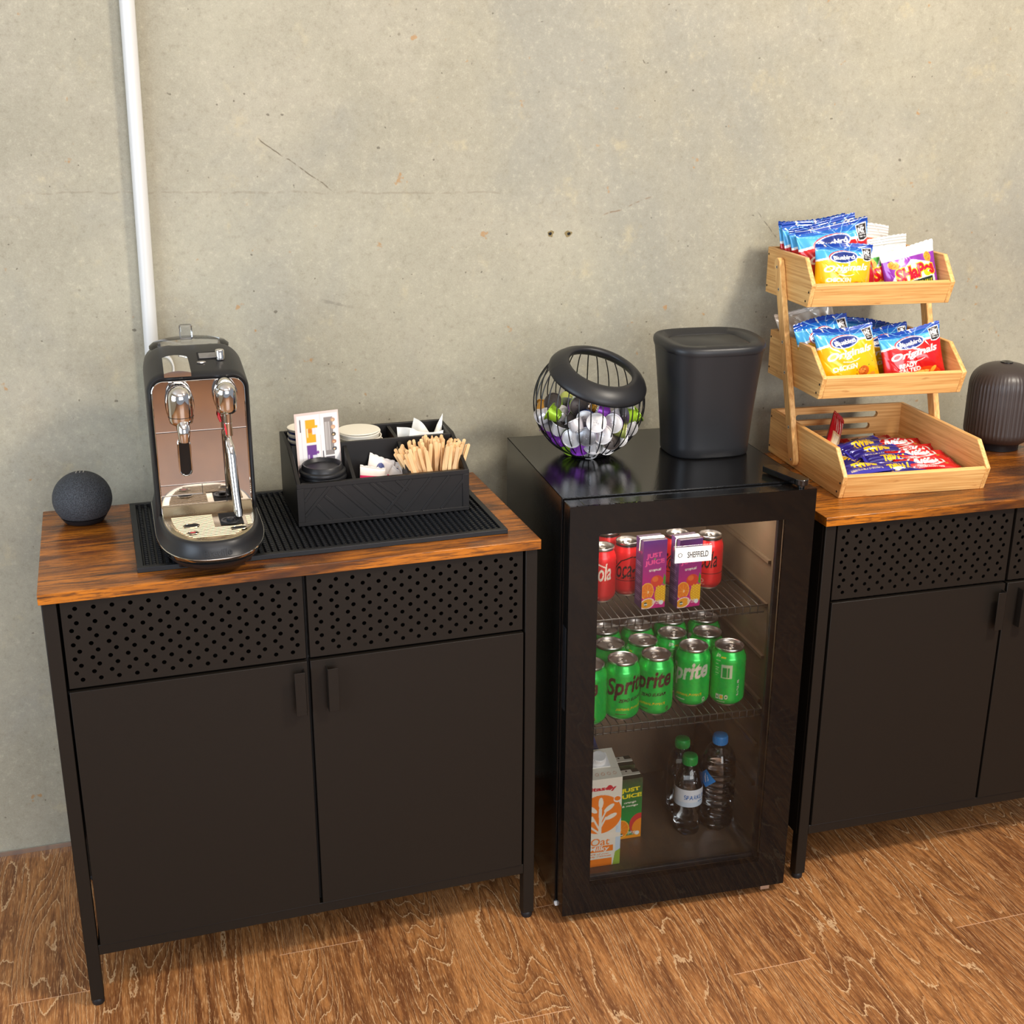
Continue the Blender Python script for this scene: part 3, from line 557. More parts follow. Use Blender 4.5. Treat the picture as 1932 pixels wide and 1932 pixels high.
def can(art, R, HT, name, label, group):
    t = thing(name, label, 'drink can', group=group)
    k = R / 0.0331; top = HT - 0.005
    zz = np.array([0.003, 0.006, 0.010, 0.014, HT - 0.024, HT - 0.018, HT - 0.012, HT - 0.0075, top]); rr = np.array([0.0262, 0.0295, 0.0322, 0.0331, 0.0331, 0.0320, 0.0292, 0.0272, 0.0268]) * k
    def fn(u, v):
        z = zz[0] + v * (zz[-1] - zz[0]); r = np.interp(z, zz, rr); return r * np.cos(2 * PI * u), r * np.sin(2 * PI * u), z
    Sheets().add(fn, 170, 76, art, flip=False).build('body', 'can', t, smooth=50)
    b = MB(); b.lathe([(0.0262 * k, 0.0035), (0.0258 * k, 0.0005), (0.0240 * k, 0.0), (0.022 * k, 0.003), (0.0005, 0.008)], 40, m=0, cap0=False, cap1=False)
    b.build('base', 'silver', t, smooth=40)
    b = MB(); b.lathe([(0.0268 * k, top - 0.0006), (0.0276 * k, top + 0.001), (0.0277 * k, HT - 0.001), (0.0270 * k, HT), (0.0258 * k, HT - 0.0008), (0.0250 * k, HT - 0.0065), (0.0238 * k, HT - 0.0072), (0.0230 * k, HT - 0.0052), (0.0005, HT - 0.0050)], 44, cap0=False, cap1=False)
    ld = b.build('lid', 'silver', t, smooth=40)
    b = MB(); b.tube([(0.0075 * k * math.cos(a) + 0.004, 0.0062 * k * math.sin(a), HT - 0.0040) for a in [2 * PI * i / 16 for i in range(16)]], 0.0011, 6, closed=True); b.lathe([(0.0028, 0), (0.0028, 0.0016)], 12, (-0.003 * k, 0, HT - 0.0050)); b.box(-0.006 * k, -0.005 * k, HT - 0.0046, 0.001, 0.005 * k, HT - 0.0036)
    b.build('pull_tab', 'silver', ld, smooth=40)
    return t
def put_can(first, used, M4, label=None):
    o = first if not used else copy_tree(first)
    if label: o['label'] = label
    return place(o, M4)
zA, rA, cK, cZ = sprite_art(True), sprite_art(False), coke_art(False), coke_art(True)
G = 'green lemonade cans on the middle fridge shelf'
cz = can(zA, 0.0331, 0.115, 'soda_can', '', G); cr = can(rA, 0.0331, 0.115, 'soda_can', '', G)
used = {'z': 0, 'r': 0}
# x, y, kind, turn of the logo centre away from the camera's line (degrees), label
rows = [(0.070, 0.040, 'z', -38, 'green can with dark lettering cut off by the left edge of the fridge window'),
        (0.1355, 0.047, 'z', 26, 'green can with dark lettering starting with a capital S, front row of the fridge'),
        (0.2020, 0.051, 'z', -14, 'green can with dark zero sugar lettering, third in the front row from the left'),
        (0.2820, 0.069, 'r', -16, 'front-row green can with big white lettering'),
        (0.3480, 0.056, 'r', 176, 'green can at the right end of the front row, nutrition table turned forward'),
        (0.1330, 0.114, 'r', 120, 'second-row green can directly behind the two leftmost front cans'),
        (0.1980, 0.114, 'z', 150, 'second-row green can behind the front can marked zero sugar'),
        (0.2640, 0.134, 'r', 215, 'second-row green can behind the white-lettered front can, seam turned forward'),
        (0.3310, 0.123, 'r', 90, 'second-row green can behind the can showing its nutrition table'),
        (0.1440, 0.181, 'r', 60, 'third-row green can at the left, half hidden under the wire shelf'),
        (0.2110, 0.183, 'r', 200, 'third-row green can second from the left, lid under the wire shelf'),
        (0.2840, 0.196, 'r', 20, 'third-row green can second from the right, lid under the wire shelf'),
        (0.3510, 0.189, 'r', 250, 'third-row green can at the far right')]
for x, y, kd, off, lb in rows:
    rz = math.radians(-90 - 27 + 3 - 90 + off)
    put_can(cz if kd == 'z' else cr, used[kd], in_fridge(x, y, 0.3795, rz), lb); used[kd] = 1
G = 'small red cola cans on the top fridge shelf'
ck = can(cK, 0.0265, 0.1045, 'cola_can', 'small red cola can with white script at the window\'s left edge', G); place(ck, in_fridge(0.1135, 0.118, 0.5845, math.radians(-117 - 90 - 52)))
cq = can(cZ, 0.0265, 0.1045, 'cola_can', 'small red can with black script squeezed beside the left purple juice carton', G); place(cq, in_fridge(0.169, 0.137, 0.5845, math.radians(-117 - 90 + 30)))
for x, y, off, lb in ((0.330, 0.134, -60, 'small red can with black marks right of the white name plate'), (0.273, 0.156, 40, 'small red can hidden behind the carton with the name plate, only its rim showing'), (0.150, 0.196, 10, 'small red can standing behind the two left cola cans')):
    o = copy_tree(cq); o['label'] = lb; place(o, in_fridge(x, y, 0.5845, math.radians(-207 + off)))
# cartons
def juice_art(kind):
    a = Art(150, 400, (128, 30, 120) if kind == 't' else (24, 120, 44))
    if kind == 't':
        a.grad(0.35, 1.0, (196, 16, 122), (86, 36, 120)); a.rect(0, 0, 1, 0.36, (200, 18, 118))
        a.text('JUST', 0.47, 0.775, 0.085, (244, 84, 150), width=0.66, rot=0.06, bold=0.03); a.text('JUICE', 0.50, 0.675, 0.085, (244, 84, 150), width=0.84, rot=0.06, bold=0.03); a.ell(0.5, 0.728, 0.014, 0.009, (60, 190, 40))
        a.text('tropical', 0.52, 0.565, 0.05, WHT, width=0.5, rot=0.06, bold=0.025)
        a.ell(0.62, 0.40, 0.10, 0.085, (222, 62, 30)); a.ell(0.55, 0.43, 0.05, 0.04, (236, 110, 40)); a.poly([(0.92, 0.50), (1.0, 0.44), (0.98, 0.32), (0.88, 0.36)], (60, 150, 30))
        a.ell(0.84, 0.20, 0.115, 0.13, (226, 150, 10))
        for i in range(7):
            for j in range(6): a.ell(0.62 + 0.075 * i, 0.11 + 0.038 * j + 0.019 * (i % 2), 0.011, 0.015, (246, 206, 30))
        a.ell(0.22, 0.26, 0.105, 0.125, (250, 190, 60)); a.ell(0.22, 0.26, 0.095, 0.113, (240, 126, 10)); a.ell(0.26, 0.25, 0.014, 0.02, (255, 244, 210))
        for k in range(8): a.line([(0.24, 0.25), (0.24 + 0.22 * math.cos(k * .785), 0.25 + 0.1 * math.sin(k * .785))], 0.004, (250, 170, 60))
        a.ell(0.24, 0.075, 0.13, 0.09, (220, 30, 120), 0.2); a.ell(0.24, 0.075, 0.118, 0.078, (250, 236, 220), 0.2); a.ell(0.24, 0.075, 0.105, 0.066, (240, 160, 20), 0.2)
    else:
        a.grad(0.3, 1.0, (10, 140, 50), (50, 62, 34)); a.text('JUST', 0.5, 0.81, 0.085, (240, 222, 20), width=0.78, rot=0.05, bold=0.035); a.text('JUICE', 0.5, 0.705, 0.085, (240, 222, 20), width=0.95, rot=0.05, bold=0.035); a.ell(0.5, 0.76, 0.014, 0.009, (40, 150, 40))
        a.text('orange', 0.5, 0.60, 0.035, WHT, width=0.5, rot=0.05, bold=0.02); a.text('& mango', 0.5, 0.548, 0.038, WHT, width=0.66, rot=0.05, bold=0.02)
        a.ell(0.95, 0.22, 0.17, 0.19, (206, 54, 50)); a.ell(1.02, 0.16, 0.15, 0.16, (240, 140, 20)); a.rect(0, 0, 1, 0.05, (240, 150, 20)); a.ell(0.15, 0.17, 0.13, 0.15, (252, 196, 60)); a.ell(0.15, 0.17, 0.118, 0.138, (240, 132, 10)); a.ell(0.12, 0.16, 0.02, 0.025, (255, 236, 170))
        for k in range(10): a.line([(0.13, 0.165), (0.13 + 0.33 * math.cos(k * .628), 0.165 + 0.13 * math.sin(k * .628))], 0.004, (252, 170, 60))
    a.text('250 mL', 0.62, 0.10, 0.035, WHT, width=0.36, rot=0.05, bold=0.03); a.text('FRUIT DRINK', 0.62, 0.066, 0.018, WHT, width=0.34, rot=0.05)
    a.ell(0.84, 0.075, 0.034, 0.034, (230, 236, 230)); a.ell(0.17, 0.07, 0.026, 0.03, (70, 84, 50)); a.rect(0.11, 0.055, 0.24, 0.075, (226, 230, 220))
    return a
def juice(kind, w_, d_, h_, label, group):
    t = thing('juice_carton', label, 'juice carton', group=group); a = juice_art(kind)
    side = Art(60, 200, (84, 48, 96) if kind == 't' else (40, 70, 34)); r = np.random.RandomState(5)
    for k in range(22): side.rect(0.12, 0.1 + 0.026 * k, 0.6 + 0.3 * r.rand(), 0.108 + 0.026 * k, (150, 120, 160) if kind == 't' else (150, 170, 130))
    if kind == 't': side.text('JUICE', 0.5, 0.8, 0.06, (190, 60, 110), width=0.7, bold=0.02)
    s = Sheets(); s.add(lambda u, v: (-w_ / 2 + u * w_, 0 * u, v * h_), 52, 130, a)
    s.add(lambda u, v: (0 * u - w_ / 2, d_ - u * d_, v * h_), 24, 70, side); s.add(lambda u, v: (0 * u + w_ / 2, u * d_, v * h_), 24, 70, side); s.add(lambda u, v: (w_ / 2 - u * w_, 0 * u + d_, v * h_), 4, 4, (84, 40, 96) if kind == 't' else (30, 90, 40))
    s.add(lambda u, v: (-w_ / 2 + u * w_, v * d_, 0 * u + h_), 4, 4, (66, 56, 64) if kind == 't' else (58, 60, 40)); s.add(lambda u, v: (-w_ / 2 + u * w_, d_ - v * d_, 0 * u), 2, 2, (120, 90, 90)); s.build('box', 'card', t, smooth=0)
    b = MB(); b.box(-w_ / 2, d_ * 0.5 - 0.004, h_, w_ / 2, d_ * 0.5 + 0.004, h_ + 0.0009); b.build('top_seam', 'cream', t)
    if kind == 't':
        b = MB(); b.tube([(-w_ / 2 - 0.0016, d_ * 0.42, h_ - 0.022), (-w_ / 2 - 0.0016, d_ * 0.35, h_ - 0.001), (-w_ / 2 + 0.001, d_ * 0.3, h_ + 0.0016), (w_ / 2 - 0.004, d_ * 0.2, h_ + 0.0016)], 0.0014, 8); b.build('straw', 'cream', t, smooth=50)
    else:
        b = MB(); b.box(-w_ * 0.24, d_ * 0.62, h_, w_ * 0.22, d_ * 0.92, h_ + 0.0008, 0); b.lathe([(0.0022, 0.0008), (0.0022, 0.0012)], 12, (0, d_ * 0.77, h_), 1); b.build('straw_hole_patch', ['cream', 'ink'], t)
    return t
G = 'purple juice cartons on the top fridge shelf'
j = juice('t', 0.0455, 0.034, 0.131, 'purple tropical juice carton left of the white name plate', G); place(j, in_fridge(0.1915, 0.0520, 0.5845, 0.05))
o = copy_tree(j); o['label'] = 'purple tropical juice carton directly behind the white name plate'; place(o, in_fridge(0.2560, 0.0425, 0.5845, 0.10))
G = 'green juice cartons on the fridge floor'
j = juice('g', 0.050, 0.036, 0.134, 'green orange-and-mango juice carton beside the oat milk', G); place(j, in_fridge(0.1825, 0.107, 0.0665, 0.03))
o = copy_tree(j); o['label'] = 'green juice carton standing behind another, only its top showing'; place(o, in_fridge(0.1830, 0.158, 0.0665, 0.0))
def milk_art():
    a = Art(230, 640, (232, 226, 208)); OR = (242, 126, 16)
    a.rect(0.86, 0, 1, 0.45, (196, 214, 226)); a.poly([(0.80, 0), (1, 0), (1, 0.18), (0.86, 0.15)], (150, 180, 60)); a.poly([(0.92, 0.42), (1, 0.62), (1, 0.30), (0.84, 0.36)], (206, 224, 236))
    a.text('vitasoy', 0.42, 0.885, 0.06, (196, 22, 44), width=0.86, bold=0.045); a.ell(0.66, 0.895, 0.028, 0.028, (196, 22, 44))
    a.ell(0.42, 0.60, 0.215, 0.22, OR)
    a.line([(0.42, 0.37), (0.43, 0.52), (0.42, 0.66)], 0.030, (236, 230, 212)); a.line([(0.42, 0.44), (0.58, 0.56)], 0.018, (236, 230, 212)); a.line([(0.42, 0.50), (0.56, 0.62)], 0.016, (236, 230, 212)); a.line([(0.42, 0.42), (0.2, 0.58)], 0.018, (236, 230, 212)); a.line([(0.42, 0.38), (0.12, 0.48)], 0.02, (236, 230, 212))
    for cx, cy, rot in ((0.43, 0.73, 1.57), (0.66, 0.665, 0.7), (0.72, 0.565, 0.45), (0.2, 0.665, 2.4), (0.12, 0.56, 2.7)): a.ell(cx, cy, 0.062, 0.024, (238, 232, 214), rot)
    a.ell(0.88, 0.755, 0.038, 0.036, (240, 236, 224)); a.ell(0.88, 0.76, 0.031, 0.025, OR)
    a.ell(0.45, 0.345, 0.24, 0.035, (236, 230, 212)); a.text('Oat', 0.44, 0.285, 0.085, OR, width=0.52, bold=0.01, shear=0.1); a.rect(0.0, 0.165, 0.80, 0.235, OR); a.text('Milky', 0.42, 0.198, 0.070, (242, 236, 222), width=0.56, bold=0.02, shear=0.15)
    a.text('28% of your', 0.42, 0.142, 0.022, OR, width=0.6, shear=0.2); a.text('daily Calcium', 0.42, 0.112, 0.022, OR, width=0.66, shear=0.2); a.rect(0, 0, 0.78, 0.088, OR)
    return a
def milk(art, sidec, label, group):
    t = thing('milk_carton', label, 'milk carton', group=group); w_, d_, h_, hb = 0.072, 0.068, 0.190, 0.214
    s = Sheets(); s.add(lambda u, v: (-w_ / 2 + u * w_, 0 * u, v * h_), 84, 190, art)
    s.add(lambda u, v: (0 * u - w_ / 2, d_ - u * d_, v * (hb + (h_ - hb) * u)), 4, 4, sidec); s.add(lambda u, v: (0 * u + w_ / 2, u * d_, v * (h_ + (hb - h_) * u)), 4, 4, sidec); s.add(lambda u, v: (w_ / 2 - u * w_, 0 * u + d_, v * hb), 4, 4, sidec)
    topa = Art(120, 120, sidec); 
    for k in range(4): topa.ell(0.35 + 0.16 * k, 0.16, 0.05, 0.05, (214, 160, 130)); topa.ell(0.35 + 0.16 * k, 0.16, 0.035, 0.035, sidec)
    topa.line([(0, 0.32), (1, 0.32)], 0.012, (190, 170, 150))
    s.add(lambda u, v: (-w_ / 2 + u * w_, v * d_, h_ + (hb - h_) * v), 50, 50, topa); s.add(lambda u, v: (-w_ / 2 + u * w_, d_ - v * d_, 0 * u), 2, 2, sidec); s.build('box', 'card', t, smooth=0)
    b = MB(); b.M = Matrix.Translation((0.0, d_ * 0.60, h_ + (hb - h_) * 0.60)) @ Matrix.Rotation(math.atan2(hb - h_, d_), 4, 'X')
    b.box(-0.020, -0.016, 0, 0.020, 0.018, 0.002); pr = []
    b.lathe([(0.0145, 0.002), (0.0145, 0.0045), (0.0135, 0.006), (0.0135, 0.014), (0.0125, 0.0155), (0.0005, 0.0155)], 28, cap0=False, cap1=False)
    for k in range(28):
        a = 2 * PI * k / 28; b.box(0.0135 * math.cos(a) - 0.0005, 0.0135 * math.sin(a) - 0.0005, 0.006, 0.0135 * math.cos(a) + 0.0005, 0.0135 * math.sin(a) + 0.0005, 0.014)
    b.build('cap', 'white', t, smooth=30); return t
m1 = milk(milk_art(), (230, 224, 206), 'orange and white oat milk carton with white cap on the fridge floor', 'milk cartons on the fridge floor'); place(m1, in_fridge(0.1015, 0.0300, 0.0665, 0.0))
blue = Art(80, 120, (62, 80, 140)); blue.rect(0, 0.55, 1, 0.75, (190, 200, 220))
m2 = milk(blue, (70, 84, 140), 'dark blue carton with a white cap behind the oat milk', 'milk cartons on the fridge floor'); place(m2, in_fridge(0.0850, 0.110, 0.0665, 0.0))
# bottles
def bottle(label, R, HT, cap, ribs, lab, group=None):
    t = thing('water_bottle', label, 'bottle', group=group); n = 60; prof = []
    zs = HT - 0.024
    for i in range(n + 1):
        z = zs * i / n
        if z < 0.012: r = R * (0.72 + 0.28 * math.sin(PI / 2 * z / 0.012))
        elif z > zs - 0.048: q = (z - (zs - 0.048)) / 0.048; r = R * (1 - q) ** 0.5 * 1.0 if q < 0.999 else 0; r = max(r, 0.0115) if q > 0.2 else R * (1 - 0.35 * q * q); r = R * (math.cos(q * 1.25)) ** 0.8; r = max(r, 0.0118)
        else: r = R
        if ribs and 0.02 < z < zs - 0.055: r *= 1 - 0.055 * (0.5 + 0.5 * math.sin(2 * PI * z / 0.0135)) ** 3
        prof.append((r, z))
    nn = 40; rs = []
    for r, z in prof:
        ring = []
        for k in range(nn):
            a = 2 * PI * k / nn; lob = 1.0
            if z < 0.030: lob = 1 - (0.16 if not ribs else 0.08) * (1 - z / 0.030) * (0.5 + 0.5 * math.cos((5 if not ribs else 9) * a))
            if ribs and z > zs - 0.05 and z < zs - 0.008: lob = 1 - 0.03 * (0.5 + 0.5 * math.cos(12 * a))
            ring.append((r * lob * math.cos(a), r * lob * math.sin(a), z))
        rs.append(ring)
    MB().rings(rs, 0, True, False).build('body', 'clear', t, smooth=80)
    cut = int(n * 0.86) if ribs else int(n * 0.66)
    sc_ = [[(x * 0.955, y * 0.955, max(z, 0.0015)) for x, y, z in ring] for ring in rs[:cut]]
    MB().rings(sc_, 0).build('water', 'water', t, smooth=80)
    b = MB(); rc = 0.0148; cp = [(rc, zs - 0.002), (rc, zs + 0.012), (rc - 0.001, zs + 0.0155), (rc - 0.003, zs + 0.0165), (0.0005, zs + 0.0165)]
    b.lathe(cp, 36, cap0=True, cap1=False)
    for k in range(36): a = 2 * PI * k / 36; b.tube([(rc * math.cos(a), rc * math.sin(a), zs), (rc * math.cos(a), rc * math.sin(a), zs + 0.012)], 0.0006, 4)
    b.build('cap', cap, t, smooth=40)
    b = MB(); b.lathe([(0.0165, zs - 0.007), (0.0165, zs - 0.005)], 30); b.build('neck_ring', 'clear', t, smooth=40)
    if lab is not None:
        z0, z1, a0, a1, art = lab; Sheets().add(lambda u, v: ((R + 0.0006) * np.cos(a0 + (a1 - a0) * u), (R + 0.0006) * np.sin(a0 + (a1 - a0) * u), z0 + v * (z1 - z0)), 110, 36, art).build('label_sleeve', 'card', t)
    return t
la = Art(500, 130, (226, 232, 238)); la.rect(0, 0, 1, 0.28, (206, 222, 236)); la.text('SPARKLING', 0.36, 0.56, 0.26, (22, 104, 176), width=0.33, rot=0.0, bold=0.02); la.text('WATER', 0.42, 0.30, 0.12, (30, 130, 190), width=0.12, bold=0.02)
la.ell(0.585, 0.62, 0.20, 0.20, (150, 186, 60)); la.ell(0.585, 0.62, 0.13, 0.13, (236, 240, 230)); la.text('50%', 0.585, 0.62, 0.09, (60, 80, 60), width=0.03); la.ell(0.585, 0.24, 0.17, 0.17, (24, 84, 170)); la.rect(0.53, 0.0, 0.64, 0.20, (210, 224, 236)); la.rect(0.645, 0.15, 0.74, 0.9, (238, 240, 240))
for k in range(7): la.rect(0.65, 0.22 + 0.09 * k, 0.735 - 0.01 * (k % 2), 0.25 + 0.09 * k, (120, 130, 140))
B1 = bottle('small clear sparkling water bottle with white label and green cap, in front', 0.0275, 0.180, 'capgreen', False, (0.070, 0.108, -PI, PI, la), 'green-capped bottles on the fridge floor'); place(B1, in_fridge(0.3035, 0.1065, 0.0665, math.radians(-117 + 180 - 180 + 98)))
B2 = bottle('green-capped small bottle standing behind the labelled sparkling water', 0.0275, 0.180, 'capgreen', False, (0.070, 0.108, -PI, -0.2, Art(20, 20, (206, 200, 184))), 'green-capped bottles on the fridge floor'); place(B2, in_fridge(0.3130, 0.172, 0.0665, 2.2))
lb_ = Art(160, 160, (20, 132, 214)); lb_.line([(0.40, 0.75), (0.48, 0.30)], 0.06, (236, 240, 244)); lb_.line([(0.58, 0.68), (0.64, 0.40)], 0.04, (236, 240, 244))
B3 = bottle('larger ribbed clear water bottle with a blue cap', 0.0345, 0.212, 'capblue', True, None)
def dia(u, v):
    A = math.radians(-158); h_ = np.abs(v - 0.5) * 2; wd = 0.62 * (1 - h_); return (0.0352 * np.cos(A + (u - 0.5) * 2 * wd), 0.0352 * np.sin(A + (u - 0.5) * 2 * wd), 0.098 + v * 0.040)
Sheets().add(dia, 40, 40, lb_).build('label_patch', 'card', B3); place(B3, in_fridge(0.3690, 0.1150, 0.0665, 0.05))
# ================================================================== ON TOP OF THE FRIDGE
# wire ball basket full of coffee capsules
BC = FM @ Vector((0.1215, 0.246, FH + 0.0995)); BR = 0.103
nrm = Vector((0.17, -0.40, 1.0)).normalized(); th_open = math.radians(48)
t = thing('wire_basket', 'round black wire basket with a tilted thick rim, full of coffee capsules', 'basket', (BC.x, BC.y, FH))
Cc = Vector((0, 0, BC.z - FH)); ax1 = nrm.cross(Vector((0, 1, 0))).normalized(); ax2 = nrm.cross(ax1).normalized()
def on_rim(a, r, h): return Cc + ax1 * r * math.cos(a) + ax2 * r * math.sin(a) + nrm * h
rs = []
for k in range(64):
    a = 2 * PI * k / 64; ring = []
    for j in range(14):
        q = 2 * PI * j / 14; rr = 0.0768 + 0.0165 * math.cos(q) - 0.0040 * math.sin(q); hh = 0.0640 + 0.0120 * math.sin(q) - 0.007 * math.cos(q); ring.append(tuple(on_rim(a, rr, hh)))
    rs.append(ring)
rs.append(rs[0]); MB().rings(rs, 0, False, False).build('rim', 'matte', t, smooth=60)
for k in range(30):
    phi = 2 * PI * k / 30; d0 = Vector((math.cos(phi), math.sin(phi), 0)); pts = []
    for i in range(40):
        el = -PI / 2 + 0.36 + (PI - 0.36) * i / 39; p = d0 * BR * math.cos(el) + Vector((0, 0, BR * math.sin(el)))
        if p.normalized().dot(nrm) > math.cos(math.radians(49)): break
        q = Cc + p
        pts.append((q.x, q.y, max(q.z, 0.003)))
    if len(pts) > 3: MB().tube(pts, 0.00115, 6).build('wire', 'basketwire', t, smooth=60)
b = MB(); b.lathe([(0.034, 0.0), (0.038, 0.0012), (0.039, 0.0035), (0.036, 0.005), (0.0005, 0.005)], 40, cap0=True, cap1=False); b.build('base_plate', 'basketwire', t, smooth=40)
# capsules
def capsule(mk, lid, label):
    t = thing('coffee_capsule', label, 'coffee capsule', group='used capsules in the wire basket')
    b = MB(); b.lathe([(0.0178, -0.0105), (0.0183, -0.0102), (0.0183, -0.0092), (0.0150, -0.0092), (0.0122, 0.0075), (0.0105, 0.0105), (0.0068, 0.0115), (0.0062, 0.0132), (0.0030, 0.0132), (0.0005, 0.0124)], 26, cap0=False, cap1=False)
    for k in range(8): a = 2 * PI * k / 8; b.sphere((0.0092 * math.cos(a), 0.0092 * math.sin(a), 0.0112), 0.0009, 6, 4)
    b.build('cup', mk, t, smooth=40)
    b = MB(); b.lathe([(0.0183, -0.0104), (0.0166, -0.0108), (0.0160, -0.0100), (0.0155, -0.0104), (0.0005, -0.0106)], 26, cap0=False, cap1=False)
    for k in range(4): b.sphere((0.004 * math.cos(k * 1.6), 0.004 * math.sin(k * 1.6), -0.0105), 0.0014, 7, 4)
    b.build('foil_lid', lid, t, smooth=40); return t
cols = {'green': (158, 200, 50), 'purple': (150, 70, 190), 'blue': (20, 90, 190), 'silver': (226, 222, 222), 'pale_green': (196, 206, 110), 'gold': (200, 140, 50)}
for k, v in cols.items(): M['cap_' + k] = plain('capsule_' + k, v, 0.3, 0.35)
M['foil_light'] = plain('foil_light', (214, 210, 208), 0.38, 0.3, grain=0.08, gs=200); M['foil_grey'] = plain('used_foil_grey', (150, 148, 150), 0.35, 0.7, grain=0.2, gs=160); M['foil_dark'] = plain('used_foil_dark', (70, 62, 58), 0.4, 0.5, grain=0.3, gs=160)
kinds = [('green', 'foil_light'), ('purple', 'foil_light'), ('blue', 'foil_grey'), ('silver', 'foil_light'), ('green', 'foil_grey'), ('silver', 'foil_dark'), ('pale_green', 'foil_light'), ('purple', 'foil_grey'), ('green', 'foil_dark'), ('silver', 'foil_grey'), ('gold', 'foil_light'), ('purple', 'foil_dark'), ('blue', 'foil_light')]
word = {'foil_light': 'silver', 'foil_grey': 'grey', 'foil_dark': 'dark'}
protos = [capsule('cap_' + a, b_, '%s coffee capsule with a %s foil lid, jumbled in the wire basket' % (a.replace('_', ' '), word[b_])) for a, b_ in kinds]
RN = np.random.RandomState(23); N = 96; rc = 0.0150
Pn = RN.randn(N, 3) * 0.04 + np.array([0, 0, 0.02]); Rin = BR - 0.0165
for it in range(900):
    Pn[:, 2] -= 0.0005
    for rep in range(2):
        d = Pn[:, None] - Pn[None]; L_ = np.linalg.norm(d, axis=2) + 1e-9; np.fill_diagonal(L_, 9)
        ov = np.clip(2 * rc - L_, 0, None); Pn += 0.45 * (d / L_[..., None] * ov[..., None]).sum(1)
        rr = np.linalg.norm(Pn, axis=1); m_ = rr > Rin; Pn[m_] *= (Rin / rr[m_])[:, None]
        Pn[:, 2] = np.maximum(Pn[:, 2], -BR + 0.022)
usedc = [0] * len(protos)
for i in range(N):
    k = [0, 1, 3, 4, 7, 2, 6, 1, 8, 5, 0, 11, 9, 4, 12, 3, 7, 10, 0, 5, 1, 8][(i * 5 + int(RN.rand() * 4)) % 22]; o = protos[k] if not usedc[k] else copy_tree(protos[k]); usedc[k] = 1
    o.location = tuple(Vector(Pn[i]) + Vector((BC.x, BC.y, BC.z))); o.rotation_euler = (RN.rand() * 6.28, RN.rand() * 6.28, RN.rand() * 6.28)
    if Pn[i][1] < -0.03 and RN.rand() < 0.34:     # many lie with the foil lid against the front wires
        o.rotation_euler = (math.radians(-90 + 50 * (RN.rand() - .5)), math.radians(40 * (RN.rand() - .5)), math.radians(-20 + 70 * (RN.rand() - .5)))
# square black bin
def sq(cx, cy, a, b_, z, n=64, e=3.2):
    out = []
    for k in range(n):
        q = 2 * PI * k / n; c, s_ = math.cos(q), math.sin(q); out.append((cx + a * abs(c) ** (2 / e) * (1 if c >= 0 else -1), cy + b_ * abs(s_) ** (2 / e) * (1 if s_ >= 0 else -1), z))
    return out
bp = FM @ Vector((0.3440, 0.2225, FH)); t = thing('waste_bin', 'tall black plastic bin with rounded corners standing on the fridge', 'bin', bp, FA)
rs = [sq(0, 0, 0.074, 0.061, 0.0), sq(0, 0, 0.0765, 0.0635, 0.001), sq(0, 0, 0.078, 0.065, 0.004)] + [sq(0, 0, 0.078 + 0.0165 * (i / 12) ** 1.25, 0.065 + 0.016 * (i / 12) ** 1.25, 0.004 + 0.194 * i / 12) for i in range(1, 13)]
MB().rings(rs).build('body', 'matte', t, smooth=50)
hz = lambda x, y: 0.006 * (x / 0.1) ** 2 * 0
rs = [sq(0, 0, 0.0950, 0.0815, 0.1985), sq(0, 0, 0.0970, 0.0830, 0.2000), sq(0, 0, 0.0978, 0.0838, 0.205), sq(0, 0, 0.0968, 0.0828, 0.2110), sq(0, 0, 0.0935, 0.0795, 0.2145), sq(0, 0, 0.0690, 0.0560, 0.2120, e=5), sq(0, 0, 0.0670, 0.0540, 0.2085, e=5)]
rs[1:5] = [[(x, y, z + 0.004 * (1 - abs(y) / 0.085) * (abs(x) / 0.1) ** 2 + (0.005 if y > 0 else -0.003) * abs(y) / 0.085) for x, y, z in r_] for r_ in rs[1:5]]
MB().rings(rs, 0, False, False).build('lid', 'matte', t, smooth=60)
MB().rings([sq(0, 0, 0.0664, 0.0534, 0.2060, e=5), sq(0, 0, 0.0664, 0.0534, 0.2095, e=5), sq(0, 0, 0.064, 0.051, 0.2108, e=5)]).build('swing_flap', 'matte', t, smooth=40)
# ================================================================== SMART SPEAKER AND DIFFUSER
t = thing('smart_speaker', 'dark grey fabric ball speaker at the left end of the wooden top', 'speaker', (0.0725, -0.072, H))
b = MB(); r = 0.0498; c0 = 0.0415
b.lathe([(r * math.cos(math.radians(a)), c0 + r * math.sin(math.radians(a)) * (0.96 if a > 0 else 0.95)) for a in range(-38, 90, 4)] + [(0.0005, c0 + r * 0.96)], 56, cap0=True, cap1=False); b.build('fabric_shell', 'cloth', t, smooth=60)
b = MB(); b.lathe([(0.028, 0), (0.032, 0.0012), (0.0345, 0.004), (0.0386, 0.0108), (0.037, 0.0108)], 56, cap0=True, cap1=True); b.build('base', 'rubber', t, smooth=40)
b = MB()
for k in (-1, 0, 1): b.tube([(k * 0.006, -0.004, c0 + r * 0.955), (k * 0.006 + 0.001, 0.004, c0 + r * 0.955)], 0.0009, 6)
b.build('top_button', 'silver', t)
t = thing('aroma_diffuser', 'dark brown ribbed diffuser with a domed top, right of the snack stand', 'diffuser', (1.9130, -0.112, H))
n = 480; rs = []
